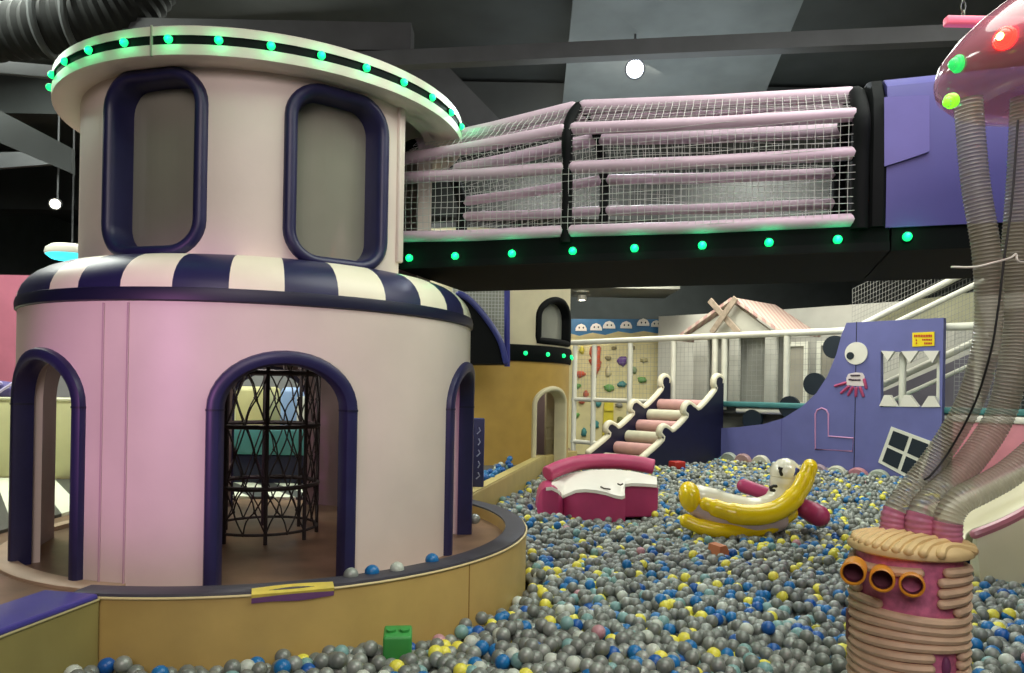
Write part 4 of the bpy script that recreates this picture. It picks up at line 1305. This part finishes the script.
rows = []
for i in range(61):
    x = lerp(537, 625.6, i / 60)
    for (xa, ya), (xb, yb) in zip(top_edge, top_edge[1:]):
        if xa <= x <= xb:
            y = lerp(ya, yb, (x - xa) / (xb - xa)); break
    t_ = at(x, y, sofa_depth(x))
    z0_ = at(590, 521, FD).z
    rows.append([t_, Vector((t_.x, t_.y, z0_)), Vector((t_.x, FD + .42, z0_)), Vector((t_.x, FD + .42, t_.z)), Vector((t_.x, t_.y + .03, t_.z + .006))])
b = MB(); b.rings(rows, True, True); b.build('seat_front', MAG, fs, angle=50)
ff2 = Frame((0, FD + .22, 0), (1, 0, 0))
q = [ff2.hit(*p) for p in [(600, 518), (655, 517), (658, 508), (658.5, 490), (657, 484.5), (624, 483), (600, 484)]]
b = MB(); b.extrude([q], -.4, 0, ff2); o_ = b.build('seat_side', MAG, fs)
bv = o_.modifiers.new('bevel', 'BEVEL'); bv.width = .02; bv.segments = 3; bv.limit_method = 'ANGLE'
# white top: loft from the front edge to the raised back
front = [(546, 487.5), (552, 487), (558, 490), (563, 495.3), (568, 493), (576, 489.7), (586, 489), (596, 490), (606, 492), (615, 495), (622, 496.3), (625, 495), (624, 484), (632, 483), (645, 483.5), (657, 484.5)]
back = [(548, 484), (553, 481), (559, 478), (565, 475.5), (571, 473.5), (577, 472), (584, 470.8), (591, 470), (598, 469.6), (606, 469.4), (614, 469.6), (622, 470), (630, 471), (639, 472.5), (648, 474.5), (657, 477)]
gr = []
for i in range(9):
    k = i / 8
    row = []
    for j, (a_, c2) in enumerate(zip(front, back)):
        dep = lerp(sofa_depth(a_[0]) - .012 if j < 12 else FD + .2, FD + .48, k)
        px, py = lerp(a_[0], c2[0], k), lerp(a_[1], c2[1], k)
        row.append(at(px, py - 1.2 * sin(PI * k), dep))
    gr.append(row)
b = MB()
b.rings(gr, False, False)
lowr = [[p - Vector((0, 0, .03)) for p in r] for r in gr]
b.rings(lowr[::-1], False, False)
b.rings([gr[-1], lowr[-1]], False, False); b.rings([lowr[0], gr[0]], False, False)
st_ = b.build('seat_top', WHITEP, fs, angle=60)
b = MB()
for pts in ([(601, 487.5, 6.92), (604, 489, 6.91), (610, 489.8, 6.91)], [(618, 484.5, 7.02), (620.5, 485.5, 7.02), (622.5, 484.5, 7.02)]):
    b.tube([at(x, y - .6, d) for x, y, d in pts], .008, 6, round_ends=True)
b.build('seam_stitch', mat('dark_stitch', (70, 60, 50), .6, 0), st_)
P = smooth_path([at(*p) for p in [(547, 474, 7.30), (560, 468, 7.40), (576, 463.5, 7.5), (594, 461.5, 7.56), (618, 461.5, 7.6), (640, 464, 7.6), (654, 467, 7.58)]], 6)
b = MB(); b.tube(P, .078, 18); o_ = b.build('bolster', MAGL, fs)
bv = o_.modifiers.new('bevel', 'BEVEL'); bv.width = .015; bv.segments = 3; bv.limit_method = 'ANGLE'

# =================================================================== BANANA
bn = thing('banana_rocker', 'shiny yellow half peeled banana seat lying in the balls', 'ride-on toy', at(750, 530, 6.3))
WB = mat('creamy_white_vinyl', (228, 226, 204), .25, .03, 6, coat=.5)
LIL = mat('pale_lilac_vinyl', (200, 180, 184), .4, .04, 8)
b = MB(); b.tube(smooth_path([at(*p) for p in [(697, 499.5, 6.38), (710, 502.5, 6.4), (728, 507, 6.42), (752, 511, 6.44), (772, 506, 6.44), (782, 494, 6.44), (785, 480, 6.44), (785.5, 473, 6.44)]], 6), [.13] * 8 + [.12] * 12 + [.112] * 8 + [.115] * 6 + [.125] * 5 + [.13] * 4, 20, round_ends=True); core = b.build('banana_flesh', WB, bn)
b = MB(); b.tube(smooth_path([at(*p) for p in [(700, 505, 6.35), (712, 511, 6.32), (727, 517, 6.3), (750, 521.5, 6.28), (775, 518, 6.3)]], 6), .118, 16, round_ends=True); b.build('lilac_lining', LIL, bn)
b = MB(); b.tube(smooth_path([at(*p) for p in [(706, 504, 6.24), (722, 510, 6.2), (742, 514.5, 6.18), (764, 514, 6.18), (784, 506.5, 6.2), (799, 491, 6.22), (806, 477, 6.24), (809.5, 468, 6.25)]], 6), [.058] * 3 + [.075] * 6 + [.088] * 12 + [.085] * 8 + [.075] * 8 + [.066] * 6, 20, round_ends=True); b.build('front_peel', YEL, bn)
b = MB(); b.tube(smooth_path([at(*p) for p in [(687, 521, 6.28), (700, 526.5, 6.25), (722, 530.5, 6.22), (748, 530, 6.24), (772, 525, 6.26), (790, 513, 6.3)]], 6), [.062] * 6 + [.07] * 18 + [.066] * 7, 16, round_ends=True); b.build('under_peel', YEL, bn)
cpn = at(690.5, 497.5, 6.36)
b = MB(); b.sphere(cpn, .138, 20, 14, (.70, .98, 1.02), rot=Matrix.Rotation(-.25, 3, 'Y')); b.build('peel_tip', YEL, bn)
b = MB(); b.tube(smooth_path([at(*p) for p in [(776, 490, 6.56), (795, 484, 6.58), (805, 474, 6.5), (810, 466, 6.35)]], 6), [.05] * 8 + [.062] * 11, 14, round_ends=True); b.build('rear_peel', YEL, bn)
for pts in ([(779.5, 468.2), (781.5, 468), (780.2, 471.2), (781.6, 474.6)], [(770.5, 487.5), (773.5, 486), (776, 486.2)], [(771, 490), (774, 490.5)]):
    b = MB(); b.tube([at(x, y, 6.305) for x, y in pts], .014, 8, round_ends=True); b.build('face_mark', mat('black_face_mark', (24, 24, 24), .5, 0), core)
b = MB(); b.box(at(796, 473, 6.335), (.05, .03, .085), Matrix.Rotation(.5, 3, 'Y') @ Matrix.Rotation(.5, 3, 'Z'), bevel=.008); b.build('blue_patch', mat('blue_patch', (50, 66, 150), .4, .04, 8), core)
# magenta bar behind the banana
b = MB(); b.tube([at(744, 486, 6.75), at(768, 494, 6.62), at(795, 504, 6.5), at(812, 512, 6.32), at(819, 516, 6.26)], [.065, .06, .075, .088, .09], 16, round_ends=True)
tag(b.build('foam_bolster', MAG), 'magenta foam bolster wedged behind the banana seat', 'bolster')
# small loose blocks
o = tag(MB().box(at(677, 465, 11.2), (.2, .18, .12), Matrix.Rotation(.4, 3, 'Z'), bevel=.02).build('toy_block', mat('red_toy', (176, 44, 36), .45, .06, 8)), 'small red toy block lying on the balls before the roller stair', 'toy block')
bb = at(719.5, 552, 5.45)
b = MB(); fr_ = Frame(bb, (cos(.35), sin(.35), 0)); b.extrude([[(-.065, -.07), (.085, -.07), (.01, .06), (-.045, .055)]], -.07, .07, fr_)
tag(b.build('toy_wedge', mat('terracotta_toy', (196, 120, 78), .5, .06, 8), None, False), 'terracotta toy wedge lying on the balls in front of the banana', 'toy block')
gb = at(397, 648, 3.27)
gbk = thing('toy_block', 'green toy block leaning on the mustard kerb', 'toy block', gb + Vector((0, 0, -.08)))
RG = Matrix.Rotation(.12, 3, 'Z') @ Matrix.Rotation(.16, 3, 'X')
GRN = mat('green_toy', (64, 158, 74), .5, .05, 8)
b = MB(); b.box(gb + Vector((0, .02, -.01)), (.125, .12, .17), RG, bevel=.012); b.build('block_body', GRN, gbk)
b = MB()
for i in range(2):
    b.lathe([(0, .0), (.022, .0), (.022, .012), (0, .014)], gb + Vector((0, .02, -.01)) + RG @ Vector((-.03 + .06 * i, 0, .085)), 14, axis=RG @ Vector((0, 0, 1)))
b.build('block_stud', GRN, gbk)

# =================================================================== SLIDE AT THE RIGHT
sl = thing('wide_slide', 'wide cream slide with pink rim ending in the balls behind the hoses', 'slide', (4.2, 5.6, .3))
SD = Vector((.97, -.24, 0)).normalized()      # uphill
SS = Vector((-SD.y, SD.x, 0))                # away from the eye
Sb = Vector((3.30, 5.56, 0))
W_ = .42
RIM = .30
SPp = smooth_path([Vector((s, z, 0)) for s, z in [(0, .27), (.25, .39), (.5, .55), (1.0, .85), (1.6, 1.10), (2.2, 1.21), (3.0, 1.235)]], 5)
CREAMG = mat('cream_gelcoat', (230, 226, 192), .3, .03, 3, coat=.25)
ROSEG = mat('rose_gelcoat', (220, 140, 158), .3, .05, 4, coat=.4)
inner, near, far = [], [], []
for p in SPp:
    base = Sb + SD * p.x
    fl_ = .10 * math.exp(-(p.x / .3) ** 2)
    q = lambda u, z: base + SS * u + Vector((0, 0, z))
    inner.append([q(-W_ - fl_, p.y + RIM), q(-W_ + .03, p.y + RIM - .06), q(-W_ + .09, p.y + .12), q(-W_ + .2, p.y + .03), q(0, p.y), q(W_ - .2, p.y + .03), q(W_ - .09, p.y + .12), q(W_ - .03, p.y + RIM - .06), q(W_ + fl_, p.y + RIM)])
    for side, rows in ((-1, near), (1, far)):
        lo = .04 if p.x < 1.6 else p.y - .3
        rows.append([q(side * (W_ + fl_ - .01), p.y + RIM - .01), q(side * (W_ + fl_ + .045), p.y + RIM - .05), q(side * (W_ + fl_ + .10), lerp(lo, p.y + RIM, .62)), q(side * (W_ + fl_ + .13), lerp(lo, p.y + RIM, .3)), q(side * (W_ + fl_ + .12), lo), q(side * (W_ - .05), lo)])
b = MB(); b.rings(inner, False, False); ino = b.build('slide_bed', CREAMG, sl)
sol = ino.modifiers.new('thick', 'SOLIDIFY'); sol.thickness = .02; sol.offset = -1
for rows in (near, far):
    b = MB(); b.rings(rows, True, True); b.build('slide_side', CREAMG, sl, angle=60)
    b = MB(); b.tube([(r[0] + r[1]) / 2 + Vector((0, 0, .012)) for r in rows], .034, 8, round_ends=True); b.build('slide_lip', ROSEG, sl)
dwp = MB(); dwp.box(FEN.p(5.0, .62, .0), (3.3, .05, 1.12), RFF, bevel=.01)
tag(dwp.build('pink_side_panel', mat('rose_panel', (206, 130, 142), .5, .06, 5)), 'pink board below the deck edge beside the slide', 'panel')
b = MB(); b.box(FEN.p(5.0, 1.2, .02), (3.3, .07, .09), RFF, bevel=.02)
tag(b.build('deck_trim_pad', WHITEP), 'white padded strip topping the pink board by the slide', 'pad')
# dim interior behind the right hand net
b = MB(); b.box(FEN.p(5.4, 2.0, -1.2), (3.6, .06, 1.5), RFF); struct('wall_deck_back', b, DARKW)

# =================================================================== THE BALL PIT
BR = .035
KINDS = [('grey', (128, 134, 127), .56), ('silver', (150, 156, 148), .18), ('white', (194, 202, 188), .04), ('blue', (28, 112, 172), .085), ('deep blue', (24, 88, 160), .03), ('yellow', (234, 226, 84), .065), ('pale teal', (124, 164, 160), .045), ('pink', (190, 142, 148), .005)]
BM = [mat('ball_' + n.replace(' ', '_'), c, .36 if n not in ('grey', 'silver') else .4, .04, 30, metallic=.25 if n in ('grey', 'silver') else 0) for n, c, _ in KINDS]


def ico(sub):
    import bmesh
    bm = bmesh.new(); bmesh.ops.create_icosphere(bm, subdivisions=sub, radius=BR)
    me = bpy.data.meshes.new('tmp'); bm.to_mesh(me); bm.free()
    v = np.zeros(len(me.vertices) * 3); me.vertices.foreach_get('co', v)
    f = np.array([p.vertices[:] for p in me.polygons])
    bpy.data.meshes.remove(me)
    return v.reshape(-1, 3), f


def surface(x, y):
    s = np.clip((y - 8) / 4, 0, 1)
    h = .295 + .06 * s * s * (3 - 2 * s)
    h = h + .022 * np.sin(x * 2.3 + 1) * np.cos(y * 1.9) + .014 * np.sin(x * 5.1 + y * 3.7)
    dk_ = np.abs((x - K0.x) * kn.x + (y - K0.y) * kn.y)          # heaped along the long kerb
    h = h + .13 * np.exp(-(dk_ / .35) ** 2) * (y > 5.6)
    dr = np.hypot(x - TX, y - TY) - RO
    h = h - .03 * np.exp(-(dr / .25) ** 2) * ((y < 4.2) & (x > -.5)) + .045 * np.exp(-(dr / .5) ** 2) * np.clip((-.2 - x) / .6, 0, 1)
    return h


sp = .0655
gx = np.arange(-2.4, 8.2, sp); gy = np.arange(2.3, 13.2, sp * .866)
X, Y = np.meshgrid(gx, gy)
X = X + (np.arange(len(gy)) % 2)[:, None] * sp / 2
X, Y = X.ravel(), Y.ravel()
pts = []
for layer, (dz, drop) in enumerate([(0.0, .30), (-.046, .05), (.03, .88)]):
    x = X + rng.uniform(-.012, .012, X.size) + layer * sp * .37
    y = Y + rng.uniform(-.012, .012, X.size) + layer * sp * .29
    k = rng.random(X.size) > drop
    if layer == 1:
        k &= y < 9.5
    z = surface(x, y) - BR + dz + rng.uniform(-.018, .018, x.size)
    keep = k & (np.hypot(x - TX, y - TY) > RO + BR)
    keep &= ~((y < 3.3) & ((x - s0.x) * nv.x + (y - s0.y) * nv.y < BR))
    keep &= ~((y > 5.2) & ((x - K0.x) * kn.x + (y - K0.y) * kn.y < BR))
    keep &= ~((y > 9.8) & (x < .5 + (y - 9.8) * .47))
    keep &= ((x - A.x) * NF.x + (y - A.y) * NF.y) > .06
    keep &= np.abs(x) < y * .72 + .7
    keep &= np.hypot(x - DC.x, y - DC.y) > DR + BR
    keep &= ~((y > FD + .03) & (y < FD + .55) & (x > .28) & (x < 1.35))
    pts.append(np.stack([x, y, z], 1)[keep])
lay = np.concatenate([np.full(len(p), i) for i, p in enumerate(pts)])
pts = np.concatenate(pts)
col = rng.choice(len(KINDS), len(pts), p=np.array([k[2] for k in KINDS]) / sum(k[2] for k in KINDS))
# individuals: the nearest 288 that lie open to view inside the frame
px = PX0 + FPX * pts[:, 0] / pts[:, 1] * cos(RHO) + FPX * (pts[:, 2] - EYE) / pts[:, 1] * sin(RHO)
py = PY0 + FPX * pts[:, 0] / pts[:, 1] * sin(RHO) - FPX * (pts[:, 2] - EYE) / pts[:, 1] * cos(RHO)
inside = (px > 6) & (px < 1018) & (py < 668) & (lay != 1)
inside &= ~((px > 838) & (px < 982) & (py > 540))
order = np.argsort(np.where(inside, pts[:, 1], 99))[:283]
solo = np.zeros(len(pts), bool); solo[order] = True

v_, f_ = ico(2)
rest = np.nonzero(~solo)[0]
V = (pts[rest][:, None, :] + v_[None]).reshape(-1, 3)
Fc = (f_[None] + (np.arange(len(rest)) * len(v_))[:, None, None]).reshape(-1, 3)
me = bpy.data.meshes.new('ball_pit_balls')
me.vertices.add(len(V)); me.vertices.foreach_set('co', V.ravel())
me.loops.add(Fc.size); me.loops.foreach_set('vertex_index', Fc.ravel().astype(np.int32))
me.polygons.add(len(Fc))
me.polygons.foreach_set('loop_start', np.arange(0, Fc.size, 3, dtype=np.int32))
for m_ in BM:
    me.materials.append(m_)
me.polygons.foreach_set('material_index', np.repeat(col[rest], len(f_)).astype(np.int32))
me.polygons.foreach_set('use_smooth', np.ones(len(Fc), bool))
me.update(calc_edges=True)
o = bpy.data.objects.new('ball_pit_balls', me); COL.objects.link(o)
tag(o, 'countless small grey, blue and yellow plastic balls filling the pit', 'balls', None, 'stuff')

v3, f3 = ico(3)
bmesh_of = []
for i, (n, c, _) in enumerate(KINDS):
    m2 = bpy.data.meshes.new('ball_' + n)
    m2.from_pydata(v3.tolist(), [], f3.tolist())
    m2.polygons.foreach_set('use_smooth', np.ones(len(f3), bool))
    m2.materials.append(BM[i]); m2.update()
    bmesh_of.append(m2)
proto = {}


def ball(i, p, label, group):
    if i in proto:
        o = proto[i].copy()
    else:
        o = bpy.data.objects.new('plastic_ball', bmesh_of[i]); proto[i] = o
    o.location = p
    COL.objects.link(o)
    for k in ('label', 'category', 'group'):
        if k in o: del o[k]
    return tag(o, label, 'ball', group)


for j in order:
    n = KINDS[col[j]][0]
    ball(int(col[j]), pts[j], '%s plastic ball lying in the front rows of the ball pit' % n, '%s balls in the front rows of the pit' % n)
# balls caught in the gutter between the kerb and the tower, and on the walkway
for i, ppx, ppy, lab in ((1, 351, 575, 'silver ball stuck at the foot of the middle archway'), (3, 372, 572, 'blue ball lying in the gutter next to the silver ball'), (2, 397, 569, 'white ball lying in the gutter before the cream tower wall'), (3, 432, 560, 'blue ball lying in the gutter beside the side archway'), (1, 475, 519, 'silver ball in the gutter beyond the side archway')):
    d = at(ppx, ppy, 1.0) - Vector((0, 0, EYE))
    t = (.5 + BR + .06 - EYE) / d.z
    ball(i, Vector((0, 0, EYE)) + d * t, lab, None)
for i, ppx, ppy, lab in ((5, 480, 482, 'yellow ball alone on the grey walkway mat'),):
    d = at(ppx, ppy, 1.0) - Vector((0, 0, EYE)); t = (.524 + BR - EYE) / d.z
    ball(i, Vector((0, 0, EYE)) + d * t, lab, None)
cnt = 0
for k in range(46):
    ppx, ppy = random.uniform(474, 512), 0
    ppy = lerp(486, 462, (ppx - 474) / 38) + random.uniform(-7, 4)
    d = at(ppx, ppy, 1.0) - Vector((0, 0, EYE)); t = (.524 + BR + (.05 if k % 3 == 0 else 0) - EYE) / d.z
    ball([3, 1, 2, 4, 0, 6][k % 6], Vector((0, 0, EYE)) + d * t, '%s ball in the small heap on the walkway before the yellow tower' % KINDS[[3, 1, 2, 4, 0, 6][k % 6]][0], '%s balls heaped on the walkway' % KINDS[[3, 1, 2, 4, 0, 6][k % 6]][0])

# pit lining below the balls
b = MB(); b.box((3.0, 7.3, .02), (9.6, 11.4, .04)); struct('floor_pit', b, mat('pit_floor_mat', (60, 62, 60), .8, .05, 4))

# =================================================================== LIGHT
wd = bpy.data.worlds.new('world'); SC.world = wd; wd.use_nodes = True
wd.node_tree.nodes['Background'].inputs[0].default_value = (.55, .75, .68, 1)
wd.node_tree.nodes['Background'].inputs[1].default_value = .0


def area(name, loc, size, power, color, aim=None, spread=180):
    l = bpy.data.lights.new(name, 'AREA'); l.shape = 'DISK'; l.size = size; l.energy = power; l.color = color; l.spread = rad(spread)
    o = bpy.data.objects.new(name, l); o.location = loc
    if aim is None: aim = Vector(loc) - Vector((0, 0, 1))
    o.rotation_euler = (Vector(aim) - Vector(loc)).to_track_quat('-Z', 'Y').to_euler()
    COL.objects.link(o); return o


def spot(name, loc, aim, power, color, angle, blend, radius=.08):
    l = bpy.data.lights.new(name, 'SPOT'); l.energy = power; l.color = color; l.spot_size = rad(angle); l.spot_blend = blend; l.shadow_soft_size = radius
    o = bpy.data.objects.new(name, l); o.location = loc
    o.rotation_euler = (Vector(aim) - Vector(loc)).to_track_quat('-Z', 'Y').to_euler()
    COL.objects.link(o); return o


WARM, NEUT, COOL = (1, .92, .80), (.95, 1, .90), (.86, .95, 1)
area('room_light_front', (-.6, -2.2, 5.2), 4.5, 290, (1, .86, .85), (-1.0, 4.2, .8))
area('room_light_pit', (2.0, 2.6, 5.3), 4.0, 190, NEUT)
area('room_light_pit_far', (3.4, 8.2, 5.3), 3.5, 170, NEUT)
area('room_light_back', (4.2, 11.6, 5.1), 2.5, 190, (1, .97, .86), (4.4, 12.6, 1.4))
area('room_light_wall', (2.6, 15.2, 4.6), 1.5, 170, (1, .96, .84), (2.6, 17.3, 1.2))
area('room_light_left', (-5.4, 6.8, 5.2), 3.0, 420, NEUT, (-4.6, 7.2, .6))
area('room_light_behind', (-2.4, 9.0, 5.0), 2.0, 160, NEUT, (-2.6, 7.6, .8))
area('room_light_ochre', (1.2, 8.0, 5.1), 1.0, 40, WARM, (-.3, 9.6, 1.0))
area('stair_fill_light', (.6, 11.6, 5.1), 1.6, 120, (1, .96, .86), (1.9, 14.2, 1.3))  # fill added to brighten the unlit fence posts
spot('downlight_beam', (pd.x, pd.y - .02, pd.z - .03), (pd.x + .1, 17.6, 3.1), 50, WARM, 100, .8, .05)
spot('ceiling_spot_beam', pz + Vector((-.012, -.12, -.06)), (-.2, 3.5, 1.2), 300, COOL, 100, .9, .08)
spot('pink_stage_light', (-3.2, -.6, 1.75), (-1.72, 3.6, 1.42), 250, (1, .40, .95), 25, .75, .1)
spot('yellow_tower_inside_fill', (T2[0] + .5, T2[1], 1.8), (T2[0] + .7, T2[1], 0), 14, (1, .92, .8), 165, .3, .15)  # added light, lifts the dark interior behind the yellow arch
area('slide_fill_light', (4.6, 3.6, 5.2), 1.5, 90, (1, .97, .88), (4.2, 5.6, .6))  # extra fill, put in because the slide came out dim
spot('tower_inside_fill', (TX, TY, 1.9), (TX, TY, 0), 22, (1, .92, .85), 165, .3, .15)  # invented source under the storey floor, brightens the tower interior
spot('violet_stage_light', (3.4, 1.6, 5.0), bp(3.6, 0, 2.7), 65, (.55, .4, 1), 46, .6, .1)
spot('red_stage_light', (3.2, 1.4, 5.0), HC + Vector((0, 0, .2)), 60, (1, .25, .35), 30, .6, .1)
area('ceiling_bounce', (1.5, 8.0, 3.9), 3.0, 35, COOL, (1.5, 8.2, 5.4))
for i, p in enumerate(LEDP):
    l = bpy.data.lights.new('led_glow', 'POINT'); l.energy = .25; l.color = (.02, 1, .32); l.shadow_soft_size = .02
    o = bpy.data.objects.new('led_glow', l); o.location = p; COL.objects.link(o)

vs = SC.view_settings
SC.display_settings.display_device = 'sRGB'
vs.view_transform = 'Standard'; vs.look = 'None'; vs.gamma = 1; vs.use_curve_mapping = False
vs.exposure = 0.08
